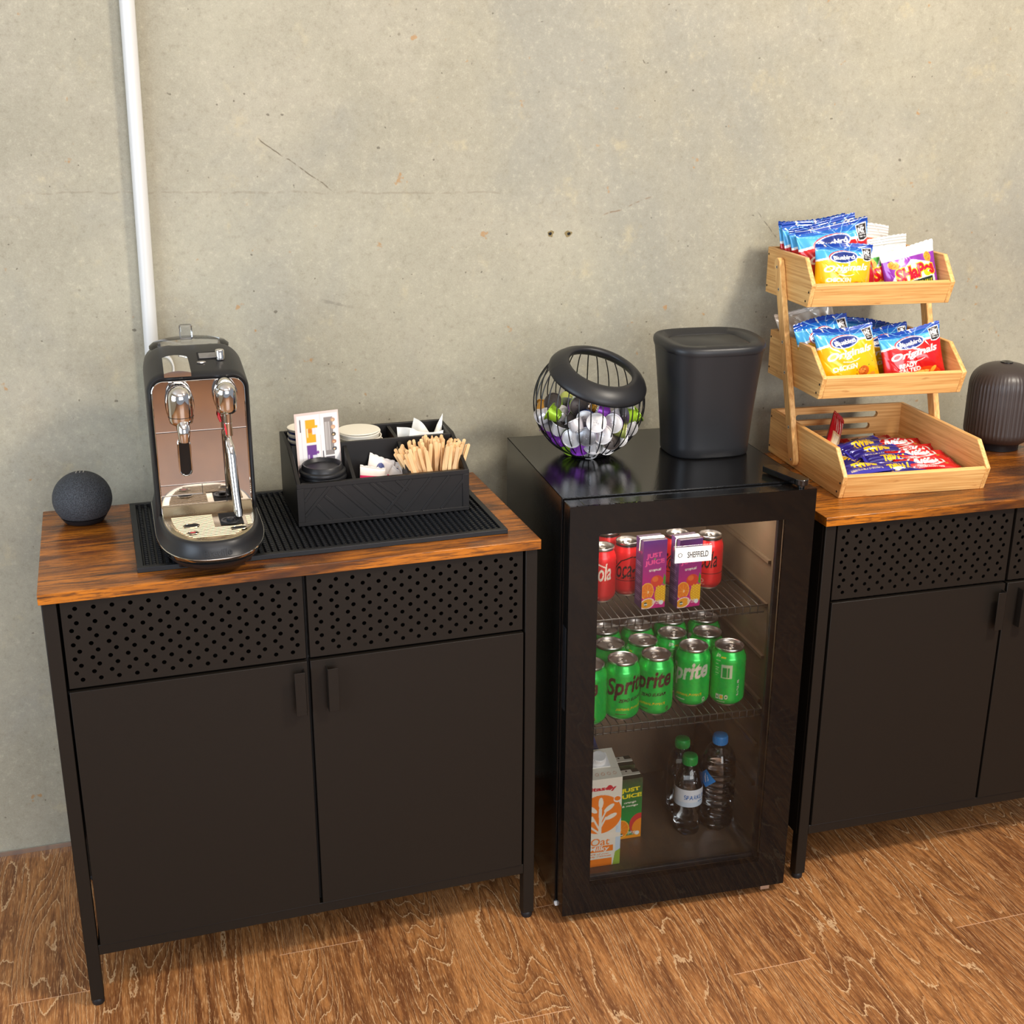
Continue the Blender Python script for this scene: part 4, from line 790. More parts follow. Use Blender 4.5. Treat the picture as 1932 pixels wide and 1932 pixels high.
for i in range(46):
    z = 0.016 + 0.166 * i / 45; q = i / 45
    r = 0.0705
    if z < 0.040: r = 0.0705 - 0.020 * ((0.040 - z) / 0.024) ** 2
    if z > 0.128: e_ = (z - 0.128) / 0.054; r = 0.0705 * max(0.0, 1 - min(1, e_) ** 2.6) ** (1 / 2.4); 
    if z > 0.1: r *= 1 - 0.02 * (z - 0.1) / 0.08
    r = max(r, 0.010); am = 0.0012 * min(1, max(0, (z - 0.022) / 0.02)) * min(1, max(0, (0.168 - z) / 0.03))
    rs.append([((r - am * abs(math.sin(56 * PI * k / n)) ** 0.7 * 1.0) * math.cos(2 * PI * k / n), (r - am * abs(math.sin(56 * PI * k / n)) ** 0.7) * math.sin(2 * PI * k / n), z) for k in range(n)])
MB().rings(rs, 0, True, True).build('ribbed_body', 'diffuser', t, smooth=45)
b = MB(); b.lathe([(0.040, 0.0), (0.044, 0.001), (0.0445, 0.010), (0.050, 0.017)], 48); b.build('base', 'rubber', t, smooth=40)
b = MB(); b.lathe([(0.0125, 0.1790), (0.0125, 0.1835), (0.0105, 0.1842), (0.006, 0.1830), (0.0005, 0.1820)], 28, cap0=False, cap1=False); b.build('mist_nozzle', 'gloss', t, smooth=40)
# ================================================================== TIERED SNACK STAND
RM = Matrix.Translation((1.407, -0.3288, H)) @ Matrix.Rotation(-0.08024, 4, 'Z'); RW = 0.2995
st = thing('snack_stand', 'three-tier bamboo snack stand on the right sideboard', 'snack stand', (1.407, -0.3288, H), -0.08024)
def tray(y0, yb, z0, zt, yk, yf, zf, name_y):
    # side outline in (y, z): bottom front, bottom back, top back, knee, front top
    t = bpy.data.objects.new('tray', None); C.objects.link(t); t.parent = st; th = 0.009
    prof = [(y0, z0), (yb, z0), (yb, zt), (yk, zt), (yf, zf)]
    for x in (0.0, RW - th):
        b = MB().prism(prof, 'x', x, x + th)
        sp_ = b.build('side_board', 'bamy', t, bevel=0.0012)
        k = MB(); xx = x - 0.0004 if x == 0 else x + th + 0.0004
        for (yy, zz) in ((yb - 0.006, zt - 0.014), (yb - 0.006, z0 + 0.014), (y0 + 0.006 + (yf - y0) * 0.62, z0 + (zf - z0) * 0.68), (y0 + 0.008, z0 + 0.011)):
            k.M = Matrix.Translation((xx, yy, zz)) @ Matrix.Rotation(PI / 2, 4, 'Y'); k.lathe([(0.0022, -0.0002), (0.0022, 0.0002)], 12)
        k.build('screw_hole', 'dark', sp_)
    d = Vector((yf - y0, zf - z0)); nx = Vector((d.y, -d.x)).normalized() * th   # front board thickness inward
    if nx.x < 0: nx = -nx
    MB().prism([(y0, z0), (yf + 0.0006, zf - 0.0005), (yf + nx.x, zf + nx.y), (y0 + nx.x, z0 + nx.y)], 'x', th, RW - th).build('front_board', 'bamx', t, bevel=0.001)
    MB().box(th, y0 + 0.010, z0 + 0.001, RW - th, yb - th, z0 + 0.006).build('base_board', 'bamx', t)
    # slotted back: three slots with round ends
    b = MB(); hgt = zt - z0; ys = yb - th; xa, xb = th, RW - th
    slots = [(0.052, 0.238 if True else 0, 0.77), (0.052, 0.222, 0.50), (0.052, 0.238, 0.23)]
    zc = [z0 + hgt * s_[2] for s_ in slots]; hh = hgt * 0.075
    lv = [z0] + [v for z_ in sorted(zc) for v in (z_ - hh, z_ + hh)] + [zt]
    for i in range(0, 8, 2): b.box(xa, ys, lv[i], xb, yb, lv[i + 1])
    for i, (sa, sb, q) in enumerate(sorted(slots, key=lambda s_: s_[2])):
        za, zb_ = lv[1 + 2 * i], lv[2 + 2 * i]; r_ = (zb_ - za) / 2; zm = (za + zb_) / 2
        for ex, sg in ((sa, 1), (sb, -1)):
            arc = [(ex + sg * r_ - sg * r_ * math.cos(a), zm + r_ * math.sin(a)) for a in [-PI / 2 + PI * k / 10 for k in range(11)]]
            edge = xa if sg == 1 else xb
            b.prism([(edge, za)] + arc + [(edge, zb_)], 'y', ys, yb)
    b.build('back_board', 'bamx', t); return t
tray(0.0, 0.325, 0.0, 0.0905, 0.0269, -0.0146, 0.0446, 0)
tray(0.1177, 0.3551, 0.1600, 0.2510, 0.1638, 0.1019, 0.2034, 0)
tray(0.1959, 0.3950, 0.3215, 0.4130, 0.2190, 0.1794, 0.3650, 0)
p0, p1 = Vector((0.186, 0.022)), Vector((0.3195, 0.388)); dv = (p1 - p0).normalized(); nv = Vector((-dv.y, dv.x)) * 0.0125
for xa, xb in ((-0.0125, -0.0005), (RW + 0.0005, RW + 0.0125)):
    pts = []
    a0 = math.atan2(nv.y, nv.x)
    for k in range(9): a = a0 + PI + PI * k / 8 - 0.0; pts.append((p0.x + 0.0125 * math.cos(a), p0.y + 0.0125 * math.sin(a)))
    for k in range(9): a = a0 + PI * k / 8 - 0.0; pts.append((p1.x + 0.0125 * math.cos(a - 0), p1.y + 0.0125 * math.sin(a)))
    # order: half circle at the bottom then at the top
    pts = [(p0.x + 0.0125 * math.cos(a0 + PI * k / 8), p0.y + 0.0125 * math.sin(a0 + PI * k / 8)) for k in range(9)] + [(p1.x + 0.0125 * math.cos(a0 + PI + PI * k / 8), p1.y + 0.0125 * math.sin(a0 + PI + PI * k / 8)) for k in range(9)]
    s_ = MB().prism(pts, 'x', xa, xb).build('strut', 'bamz', st, bevel=0.0018)
    b = MB(); xx = xa - 0.0003 if xa < 0 else xb + 0.0003
    for q in (0.0, 0.165, 0.39 if False else 0.445, 0.60, 0.87, 0.985):
        c_ = p0 + (p1 - p0) * q; b.M = Matrix.Translation((xx, c_.x, c_.y)) @ Matrix.Rotation(PI / 2, 4, 'Y'); b.lathe([(0.0034, -0.0003), (0.0034, 0.0003)], 16, m=0); b.lathe([(0.0016, -0.0006), (0.0016, 0.0006)], 6, m=1)
    b.build('screw', ['silver', 'dark'], s_)
# ------------------------------------------------------------------ crisp packets
def pillow(w_, h_, T_, ct, cb, seed, wr=1.0, neck=0.05):
    r = np.random.RandomState(seed); ks = [(r.uniform(2, 9), r.uniform(2, 9), r.uniform(0, 6.28), r.uniform(.3, 1)) for _ in range(7)]; kr = [(r.uniform(9, 22), r.uniform(0, 6.28)) for _ in range(3)]
    def shape(u, v, sg):
        U = 2 * u - 1; vv = np.clip((v - cb) / (1 - ct - cb), 0, 1)
        hw = w_ / 2 * (1 - neck * np.sin(PI * vv) ** 0.7)
        S = np.sin(PI * vv) ** 0.55; env = np.clip(1 - np.abs(U) ** 2.4, 0, 1) ** 0.62
        wk = sum(a * np.sin(kx * U + ky * v * 2 + ph) for kx, ky, ph, a in ks) * 0.028
        cr = sum(np.sin(k * U + ph) for k, ph in kr) * 0.05 * (np.exp(-vv / 0.16) * (vv > 0) + np.exp(-(1 - vv) / 0.16) * (vv < 1))
        cre = -0.13 * np.exp(-(np.sin(kr[0][0] * 0.35 * U + ks[0][0] * v + 1) / 0.10) ** 2) * env
        y = T_ / 2 * (S * env * (1 + wr * wk * 2.2) + wr * (cr + 0.35 * cre) * (0.4 + env))
        crimp = np.where((v > 1 - ct) | (v < cb), 0.0006 * np.sin(v * h_ / 0.0016 * 2), 0)
        wave = 0.006 * T_ / 0.05 * np.sin(PI * U * 0.9 + ks[1][2]) * (v ** 2)
        edge = 0.0012 * np.sign(np.sin(u * w_ / 0.0016)) * (v >= 0.999)
        return U * hw, -sg * (y + 0.0004) + crimp + wave, v * h_ + edge * 0.4 + 0.012 * h_ / 0.12 * np.cos(U * 1.2 + ks[2][2]) * (v ** 3) * 0.6
    return (lambda u, v: shape(u, v, 1)), (lambda u, v: shape(1 - u, v, -1))
def packet(art, back, w_, h_, T_, seed, name, label, cat, group, ct=0.07, cb=0.06, nu=110, nv=120, wr=1.0, neck=0.05):
    t = thing(name, label, cat, group=group); f, g = pillow(w_, h_, T_, ct, cb, seed, wr, neck)
    s = Sheets(); s.add(f, nu, nv, art, uv=lambda u, v: (u, np.clip(v, 0, 1))); s.add(g, 40, 40, back)
    s.build('film_wrapper', 'film', t, smooth=0).data.polygons.foreach_set('use_smooth', [True] * ((nu - 1) * (nv - 1) + 39 * 39)); return t
def in_stand(x, y, z, lean=0, roll=0, yaw=0):
    return RM @ Matrix.Translation((x, y, z)) @ Matrix.Rotation(math.radians(yaw), 4, 'Z') @ Matrix.Rotation(math.radians(-lean), 4, 'X') @ Matrix.Rotation(math.radians(-roll), 4, 'Y')
def chips_art(kind, w=300, h=340):
    base = (238, 184, 12) if kind == 'y' else (200, 20, 24); a = Art(w, h, base); SK = (70, 168, 226); NB = (16, 62, 156)
    wave = lambda X: 0.70 + 0.10 * (X - 0.1) - 0.16 * (X - 0.5) ** 2 * 0 + 0.035 * np.sin(X * 3.0 + 0.5)
    a.where(lambda X, Y: Y > wave(X) - 0.035, WHT2 := (236, 238, 240)); a.where(lambda X, Y: Y > wave(X), SK)
    a.where(lambda X, Y: Y > 0.90 - 0.05 * X, (22, 100, 190)); a.where(lambda X, Y: Y > 0.935, NB)
    for k in range(6): a.line([(0.55, 0.80), (0.55 + 0.6 * math.cos(0.3 + k * 0.5), 0.80 + 0.3 * math.sin(0.3 + k * 0.5))], 0.006, (150, 210, 240))
    if kind == 'r': a.ell(0.62, 0.14, 0.26, 0.17, (226, 70, 20))
    a.ell(0.44, 0.755, 0.225, 0.112, (206, 30, 40), 0.12); a.ell(0.455, 0.75, 0.218, 0.106, (240, 242, 244), 0.12); a.ell(0.455, 0.75, 0.20, 0.094, (24, 70, 160), 0.12); a.ell(0.455, 0.75, 0.188, 0.083, (20, 46, 124), 0.12)
    a.text('Bluebird', 0.455, 0.745, 0.075, (240, 242, 244), width=0.38, rot=0.10, bold=0.03, shear=0.05)
    a.text('Originals', 0.50, 0.55, 0.150, (244, 240, 232), width=0.80, rot=0.12, bold=0.025, shear=0.35)
    a.line([(0.34, 0.435), (0.46, 0.415), (0.56, 0.43), (0.62, 0.455)], 0.010, (244, 240, 232))
    if kind == 'y':
        a.text('CHICKEN', 0.36, 0.345, 0.075, (246, 240, 224), width=0.42, rot=0.05, bold=0.04)
        a.ell(0.68, 0.255, 0.085, 0.075, (196, 96, 30), 0.2); a.ell(0.66, 0.265, 0.05, 0.04, (222, 140, 60), 0.2)
        for k in range(9): a.ell(0.64 + 0.10 * math.sin(k * 2.2) * 0.8, 0.255 + 0.05 * math.cos(k * 1.7), 0.010, 0.008, (150, 60, 20))
        for x, y in ((0.86, 0.38), (0.92, 0.25), (0.78, 0.33), (0.90, 0.14), (0.95, 0.32)): a.ell(x, y, 0.012, 0.008, (40, 130, 40), 0.6)
        a.ell(0.84, 0.18, 0.05, 0.035, (230, 150, 50), 0.5)
    else:
        a.text('READY', 0.36, 0.375, 0.070, (246, 240, 224), width=0.30, rot=0.05, bold=0.03); a.text('SALTED', 0.38, 0.29, 0.070, (246, 240, 224), width=0.36, rot=0.05, bold=0.03)
        a.ell(0.55, 0.225, 0.13, 0.03, (244, 196, 90), 0.08); a.ell(0.78, 0.14, 0.10, 0.045, (244, 190, 80), 0.4); a.ell(0.76, 0.25, 0.06, 0.03, (240, 176, 60), 0.9)
    a.poly([(0.80, 0.92), (0.965, 0.94), (0.98, 0.735), (0.895, 0.70), (0.815, 0.71)], (236, 238, 240)); a.poly([(0.812, 0.91), (0.955, 0.926), (0.968, 0.745), (0.893, 0.715), (0.826, 0.722)], (42, 34, 32))
    a.text('NZ', 0.885, 0.845, 0.062, (240, 240, 240), width=0.10, bold=0.05); a.text('GROWN', 0.89, 0.795, 0.024, (240, 240, 240), width=0.10, bold=0.03); a.text('POTATOES', 0.892, 0.762, 0.020, (240, 240, 240), width=0.11, bold=0.02); a.text('100%', 0.884, 0.895, 0.016, (240, 240, 240), width=0.06)
    return a
AY, AR = chips_art('y'), chips_art('r'); G1, G2 = 'crisp packets on the top tier', 'crisp packets on the middle tier'
backc = (206, 204, 200)
def chips(kind, w_, h_, T_, seed, label, group, *pl, **kw):
    o = packet(AY if kind == 'y' else AR, backc, w_, h_, T_, seed, 'crisp_packet', label, 'crisp packet', group, **kw); return place(o, in_stand(*pl))
chips('y', 0.128, 0.128, 0.044, 1, 'yellow chicken crisp packet with a blue top, front left of the middle tier', G2, 0.0885, 0.152, 0.1665, 18, 7, 2)
chips('r', 0.130, 0.118, 0.044, 2, 'red ready-salted crisp packet at the front right of the middle tier', G2, 0.2245, 0.152, 0.1665, 17, 8, -4)
chips('y', 0.122, 0.126, 0.036, 3, 'yellow crisp packet tucked behind the front one at the left of the middle tier', G2, 0.0720, 0.212, 0.1665, 12, 10, 6)
chips('y', 0.118, 0.104, 0.030, 4, 'yellow crisp packet showing only a strip between the two front packets of the middle tier', G2, 0.1910, 0.222, 0.1665, 10, 3, 4)
chips('y', 0.118, 0.104, 0.028, 5, 'blue-topped packet at the very back of the middle tier', G2, 0.1800, 0.290, 0.1665, 8, -6, 0)
wb = Art(120, 140, (214, 206, 192)); wb.line([(0, 0.60), (1, 0.72)], 0.01, (180, 160, 140)); wb.rect(0.72, 0.42, 0.80, 0.62, (196, 84, 40)); wb.line([(0.52, 0.46), (0.68, 0.48)], 0.012, (190, 110, 70)); wb.rect(0, 0.93, 1, 1, (196, 188, 178))
place(packet(wb, (190, 188, 184), 0.125, 0.150, 0.038, 6, 'crisp_packet', 'off-white packet turned back to front, leaning out of the left end of the middle tier', 'crisp packet', G2, wr=1.8), in_stand(0.0840, 0.290, 0.1680, 3, 18, 2))
chips('r', 0.150, 0.144, 0.046, 7, 'largest red ready-salted packet with the black NZ badge, top tier', G1, 0.0960, 0.268, 0.3280, 10, 5, -2)
chips('r', 0.140, 0.150, 0.030, 8, 'red packet with blue top at the far left back of the top tier', G1, 0.0830, 0.352, 0.3280, 3, 4, -3)
chips('r', 0.140, 0.138, 0.030, 9, 'red packet second from the left back of the top tier', G1, 0.0860, 0.327, 0.3280, 5, 6, -3)
chips('r', 0.140, 0.146, 0.030, 10, 'red packet directly behind the largest packet of the top tier', G1, 0.0920, 0.300, 0.3280, 8, 7, -3)
chips('y', 0.122, 0.106, 0.046, 15, 'yellow chicken crisp packet at the front left of the top tier', G1, 0.0830, 0.222, 0.3280, 15, -5, 2)
def cracker_art(bg, band):
    a = Art(300, 260, bg); a.where(lambda X, Y: Y < 0.84, band); a.rect(0, 0.80, 1, 1, (238, 236, 232))
    for k in range(5): a.rect(0, 0.83 + 0.03 * k, 1, 0.834 + 0.03 * k, (216, 214, 212))
    a.ell(0.16, 0.70, 0.11, 0.085, (228, 160, 50), -0.4); a.ell(0.82, 0.72, 0.085, 0.10, (228, 160, 50)); r = np.random.RandomState(4)
    for k in range(14): a.ell(0.16 + 0.14 * (r.rand() - .5), 0.70 + 0.12 * (r.rand() - .5), 0.012, 0.012, (206, 120, 30)); a.ell(0.82 + 0.1 * (r.rand() - .5), 0.72 + 0.14 * (r.rand() - .5), 0.011, 0.011, (206, 120, 30))
    a.poly([(0.20, 0.0), (0.14, 0.42), (0.48, 0.74), (0.86, 0.62), (0.96, 0.0)], (240, 238, 234)); a.line([(0.10, 0.36), (0.36, 0.78)], 0.035, (236, 234, 236)); a.text('NOT FRIED', 0.23, 0.57, 0.028, (120, 60, 150), width=0.26, rot=0.98, bold=0.02)
    for gr, cc in ((0.055, (250, 206, 20)), (0.0, (216, 20, 44))): a.text('SHaPes', 0.54, 0.50, 0.27, cc, width=0.74, rot=0.10, bold=0.055, grow=gr)
    a.poly([(0.40, 0.32), (0.86, 0.37), (0.90, 0.0), (0.38, 0.0)], (30, 54, 48)); a.text('ORIGINALS', 0.64, 0.265, 0.09, (226, 226, 30), width=0.42, rot=0.05, bold=0.02); a.ell(0.54, 0.665, 0.09, 0.022, (196, 190, 186), 0.15)
    return a
G = 'white-topped cracker packets on the top tier'
PC = packet(cracker_art((128, 40, 150), (142, 52, 166)), (226, 224, 220), 0.116, 0.102, 0.040, 11, 'cracker_packet', 'purple and white cracker packet with big red lettering, front right of the top tier', 'cracker packet', G, ct=0.05); place(PC, in_stand(0.2380, 0.222, 0.3280, 14, 9, -3))
GP = packet(cracker_art((40, 140, 40), (56, 160, 44)), (226, 224, 220), 0.110, 0.100, 0.036, 12, 'cracker_packet', 'green cracker packet peeking out left of the purple one', 'cracker packet', G, ct=0.05); place(GP, in_stand(0.2020, 0.256, 0.3280, 10, 9, 3))
OR_ = Art(120, 140, (224, 86, 30)); OR_.rect(0, 0.80, 1, 1, (232, 228, 222)); OR_.ell(0.7, 0.7, 0.12, 0.1, (240, 180, 120))
for k in range(6): OR_.rect(0, 0.82 + 0.028 * k, 1, 0.825 + 0.028 * k, (208, 204, 200))
place(packet(OR_, (210, 206, 200), 0.104, 0.128, 0.026, 13, 'cracker_packet', 'orange packet with a tall white crimped top at the back of the top tier', 'cracker packet', G, ct=0.18), in_stand(0.1800, 0.335, 0.3280, 4, -2, 0))
GW = Art(120, 140, (60, 150, 50)); GW.rect(0, 0.76, 1, 1, (228, 226, 220))
for k in range(6): GW.rect(0, 0.80 + 0.03 * k, 1, 0.805 + 0.03 * k, (204, 202, 198))
place(packet(GW, (210, 206, 200), 0.112, 0.108, 0.026, 14, 'cracker_packet', 'white-topped packet between the green and the orange cracker packets', 'cracker packet', G, ct=0.16), in_stand(0.2050, 0.298, 0.3280, 6, 2, 0))
RS = Art(60, 100, (190, 20, 30)); RS.line([(0.8, 0), (0.5, 1)], 0.05, (120, 110, 110))
place(packet(RS, (150, 146, 146), 0.050, 0.080, 0.020, 16, 'crisp_packet', 'narrow red packet wedged upright beside the yellow packet on the top tier', 'crisp packet', G1, nu=40, nv=40), in_stand(0.1500, 0.242, 0.3280, 6, 4, 40))
# ------------------------------------------------------------------ chocolate bars on the lowest tier
def bar_art(kind):
    if kind == 't':
        a = Art(330, 110, (40, 34, 128)); a.grad(0, 0.3, (70, 66, 190), (40, 34, 128)); a.ell(0.62, 0.35, 0.35, 0.18, (90, 70, 160), al=0.5)
        for gr, cc in ((0.0, (250, 206, 20)),): a.text('TWIRL', 0.53, 0.56, 0.46, cc, width=0.42, rot=0.04, bold=0.05, shear=0.15)
        a.text('DELICIOUS MILK CHOCOLATE', 0.5, 0.16, 0.08, (232, 214, 150), width=0.60, bold=0.01)
        a.rect(0, 0, 0.05, 1, (60, 60, 180)); a.rect(0.95, 0, 1, 1, (60, 60, 180))
    elif kind == 'k':
        a = Art(330, 110, (206, 22, 30)); a.ell(0.5, 0.55, 0.95, 0.36, (238, 230, 226)); a.ell(0.5, 0.55, 0.85, 0.31, (206, 22, 30)); a.text('KitKat', 0.5, 0.56, 0.46, (240, 234, 230), width=0.42, rot=0.0, bold=0.05, shear=0.1); a.text('MILK CHOCOLATE & CRISPY WAFER', 0.5, 0.10, 0.08, (240, 226, 220), width=0.5); a.ell(0.80, 0.35, 0.10, 0.10, (190, 130, 60)); a.rect(0, 0, 0.04, 1, (170, 14, 22)); a.rect(0.96, 0, 1, 1, (170, 14, 22))
    else:
        a = Art(330, 110, (176, 20, 32)); a.rect(0.16, 0.14, 0.62, 0.86, (214, 176, 130)); a.rect(0.20, 0.25, 0.34, 0.75, (96, 80, 66)); a.rect(0.38, 0.25, 0.58, 0.78, (226, 206, 170)); a.rect(0.05, 0.4, 0.95, 0.44, (230, 190, 180), 0.4)
        for k in range(4): a.rect(0.64, 0.25 + 0.14 * k, 0.88, 0.29 + 0.14 * k, (232, 200, 190))
    return a
BAR = {}
def bar(kind, x, y, z, yaw, label, group, pitch=0, roll=0, ln=0.118, wd=0.040, th=0.018):
    if kind not in BAR:
        t = thing('chocolate_bar', label, 'chocolate bar', group=group); f, g = pillow(wd, ln, th, 0.07, 0.07, {'t': 31, 'k': 32, 'b': 33}[kind], 1.6, 0.02)
        # lay the wrapper flat: long side along local X, front upward
        F_ = lambda u, v: (lambda p: (p[2] - ln / 2, p[0], -p[1]))(f(1 - v, u)); G_ = lambda u, v: (lambda p: (p[2] - ln / 2, p[0], -p[1]))(g(1 - v, u))
        s = Sheets(); s.add(F_, 130, 46, bar_art(kind), flip=False, uv=lambda u, v: (u, 1 - v)); s.add(G_, 40, 16, {'t': (40, 36, 130), 'k': (190, 20, 30), 'b': (160, 20, 30)}[kind]); s.build('film_wrapper', 'film', t, smooth=80); BAR[kind] = t; o = t
    else: o = copy_tree(BAR[kind]); o['label'] = label; o['group'] = group
    return place(o, RM @ Matrix.Translation((x, y, z)) @ Matrix.Rotation(math.radians(yaw), 4, 'Z') @ Matrix.Rotation(math.radians(-pitch), 4, 'Y') @ Matrix.Rotation(math.radians(roll), 4, 'X'))
GT, GK = 'blue chocolate bars on the lowest tier', 'red chocolate bars on the lowest tier'
bar('t', 0.156, 0.166, 0.032, 8, 'blue chocolate bar whose yellow wordmark reads upright, middle of the pile', GT, 3, 18)
bar('t', 0.150, 0.215, 0.030, 20, 'blue chocolate bar lying diagonally behind the upright-reading one', GT, 4, 30)
bar('t', 0.176, 0.118, 0.030, 174, 'blue chocolate bar with its wordmark upside down', GT, 0, -14)
bar('t', 0.160, 0.070, 0.027, 183, 'front blue chocolate bar close to the front board', GT, 0, -20)
bar('t', 0.078, 0.100, 0.016, 62, 'blue chocolate bar slanting along the left side board', GT)
bar('t', 0.076, 0.062, 0.033, 12, 'blue chocolate bar in the front left corner', GT, 0, 8)
bar('t', 0.098, 0.150, 0.018, 118, 'blue chocolate bar half buried at the left of the pile', GT)
bar('t', 0.095, 0.262, 0.018, -10, 'dark blue bar at the back left below the slotted board', GT, 0, 20)
bar('t', 0.155, 0.100, 0.014, 10, 'blue chocolate bar at the bottom of the heap', GT)
bar('k', 0.232, 0.222, 0.028, -4, 'red chocolate bar with white oval logo at the back of the pile', GK, 0, 20)
bar('k', 0.242, 0.168, 0.025, 4, 'red chocolate bar lying edge-on below the back one', GK, 0, 38)
bar('k', 0.222, 0.120, 0.034, -8, 'red chocolate bar third from the back', GK, 0, 16)
bar('k', 0.218, 0.078, 0.030, -6, 'red chocolate bar at the front of the pile', GK, 0, 16)
bar('k', 0.234, 0.062, 0.015, 2, 'lowest red chocolate bar reaching toward the right corner', GK)
bar('k', 0.220, 0.150, 0.013, 30, 'red chocolate bar underneath the others', GK)
bar('b', 0.195, 0.270, 0.022, 6, 'dark red bar lying back side up against the slotted board', GK, 0, 20)
bar('b', 0.092, 0.222, 0.044, 52, 'dark red bar propped up steeply against the left side board, back label showing', GK, 42, 66, ln=0.118)
# ================================================================== BAR MAT
mt = Matrix.Translation((0.1560, -0.3560, H)) @ Matrix.Rotation(0.0225, 4, 'Z')
t = thing('bar_mat', 'black rubber bar mat with rows of nubs under the coffee machine', 'bar mat', (0.1560, -0.3560, H), 0.0225)
MW_, MD_, e_ = 0.608, 0.335, 0.010
b = MB(); b.box(0, 0, 0, MW_, e_, 0.0085); b.box(0, MD_ - e_, 0, MW_, MD_, 0.0085); b.box(0, e_, 0, e_, MD_ - e_, 0.0085); b.box(MW_ - e_, e_, 0, MW_, MD_ - e_, 0.0085); b.box(e_, e_, 0.0, MW_ - e_, MD_ - e_, 0.0018); b.build('tray', 'rubber', t, bevel=0.0015)
b = MB(); nx, ny = 56, 35
for i in range(nx):
    for j in range(ny):
        x = e_ + 0.0065 + (MW_ - 2 * e_ - 0.013) * i / (nx - 1); y = e_ + 0.005 + (MD_ - 2 * e_ - 0.010) * j / (ny - 1); r = 0.0031
        lo = [(x + r * math.cos(a) * 1.1, y + r * 0.78 * math.sin(a), 0.0018) for a in [PI / 3 * k for k in range(6)]]; hi = [(x + r * math.cos(a), y + r * 0.7 * math.sin(a), 0.0078) for a in [PI / 3 * k for k in range(6)]]
        b.rings([lo, hi], 0, False, True)
b.build('nubs', 'rubber', t)
# ================================================================== COFFEE MACHINE
CM = thing('coffee_machine', 'black and chrome capsule coffee machine with steam wand on the bar mat', 'coffee machine', (0.2738, -0.2650, H + 0.0085), 0.010)
Z0 = 0.0
def foot_ring(a, bf, z, yb=0.150, n=40, e=2.5):
    pts = [(a, yb, z), (a, yb * 0.4, z)]
    for k in range(n + 1):
        q = PI * k / n; c, s_ = math.cos(q), math.sin(q); pts.append((a * abs(c) ** (2 / e) * (1 if c >= 0 else -1), -bf * abs(s_) ** (2 / e), z))
    return pts + [(-a, yb * 0.4, z), (-a, yb, z)]
MB().rings([foot_ring(0.0740, 0.146, 0.008), foot_ring(0.0790, 0.155, 0.014), foot_ring(0.0830, 0.161, 0.0205)]).build('underframe', 'matte', CM, smooth=50)
MB().rings([foot_ring(0.0835, 0.155, 0.0200), foot_ring(0.0845, 0.160, 0.0215), foot_ring(0.0862, 0.165, 0.0290), foot_ring(0.0855, 0.1645, 0.0300)]).build('chrome_band', 'chrome', CM, smooth=50)
MB().rings([foot_ring(0.0850, 0.1640, 0.0300), foot_ring(0.0835, 0.1620, 0.0320), foot_ring(0.0800, 0.1580, 0.0440), foot_ring(0.0785, 0.1560, 0.0520), foot_ring(0.0760, 0.1530, 0.0545), foot_ring(0.0735, 0.1500, 0.0545)]).build('base_rim', 'matte', CM, smooth=50)
for sx in (-1, 1):
    b = MB(); xs_ = [sx * q for q in (0.032, 0.045, 0.056)]
    b.prism([(-0.1180, 0.016), (-0.108, 0.0), (-0.080, 0.0), (-0.030, 0.016)], 'x', min(xs_[0], xs_[2]), max(xs_[0], xs_[2])); b.build('foot', 'matte', CM, bevel=0.003)
    MB().box(sx * 0.06 - 0.012, 0.10, 0.0, sx * 0.06 + 0.012, 0.13, 0.014).build('foot', 'matte', CM, bevel=0.002)
# column: rounded-top contour lofted backwards
def col(hw, zt, y, r, z0=0.030, n=9):
    pts = [(hw, y, z0), (hw, y, (z0 + zt - r) / 2), (hw, y, zt - r)]
    for k in range(1, n + 1): a = PI / 2 * k / n; pts.append((hw - r + r * math.cos(a), y, zt - r + r * math.sin(a)))
    for k in range(0, n + 1): a = PI / 2 + PI / 2 * k / n; pts.append((-hw + r + r * math.cos(a), y, zt - r + r * math.sin(a)))
    return pts + [(-hw, y, (z0 + zt - r) / 2), (-hw, y, z0)]
MB().rings([col(0.0725, 0.2735, 0.0015, 0.020), col(0.0740, 0.2755, -0.0015, 0.021), col(0.0765, 0.2785, -0.0030, 0.024), col(0.0785, 0.2815, -0.0005, 0.026), col(0.0800, 0.2850, 0.012, 0.030), col(0.0800, 0.2985, 0.080, 0.034), col(0.0798, 0.3045, 0.112, 0.036), col(0.0790, 0.3040, 0.128, 0.036)][::-1], 0, True, False).build('housing', 'matte', CM, smooth=40)
MB().rings([col(0.0785, 0.2920, 0.128, 0.036), col(0.0770, 0.2900, 0.215, 0.034), col(0.074, 0.286, 0.222, 0.034)][::-1]).build('water_tank', 'clear', CM, smooth=40)
MB().rings([col(0.0700, 0.2000, 0.130, 0.010), col(0.0700, 0.2000, 0.212, 0.010)][::-1]).build('tank_water', 'water', CM, smooth=40)
rs = [[(0.066 * s_ * math.cos(a), 0.172 + 0.046 * s_ * math.sin(a), z) for a in [2 * PI * k / 40 for k in range(40)]] for s_, z in ((1.0, 0.2925), (1.0, 0.2965), (0.9, 0.3020), (0.6, 0.3070), (0.2, 0.3090))]
ld = MB().rings(rs).build('tank_lid', 'clear', CM, smooth=40)
MB().box(-0.015, 0.150, 0.3080, 0.006, 0.166, 0.3330).build('lid_knob', 'clear', ld, bevel=0.003)
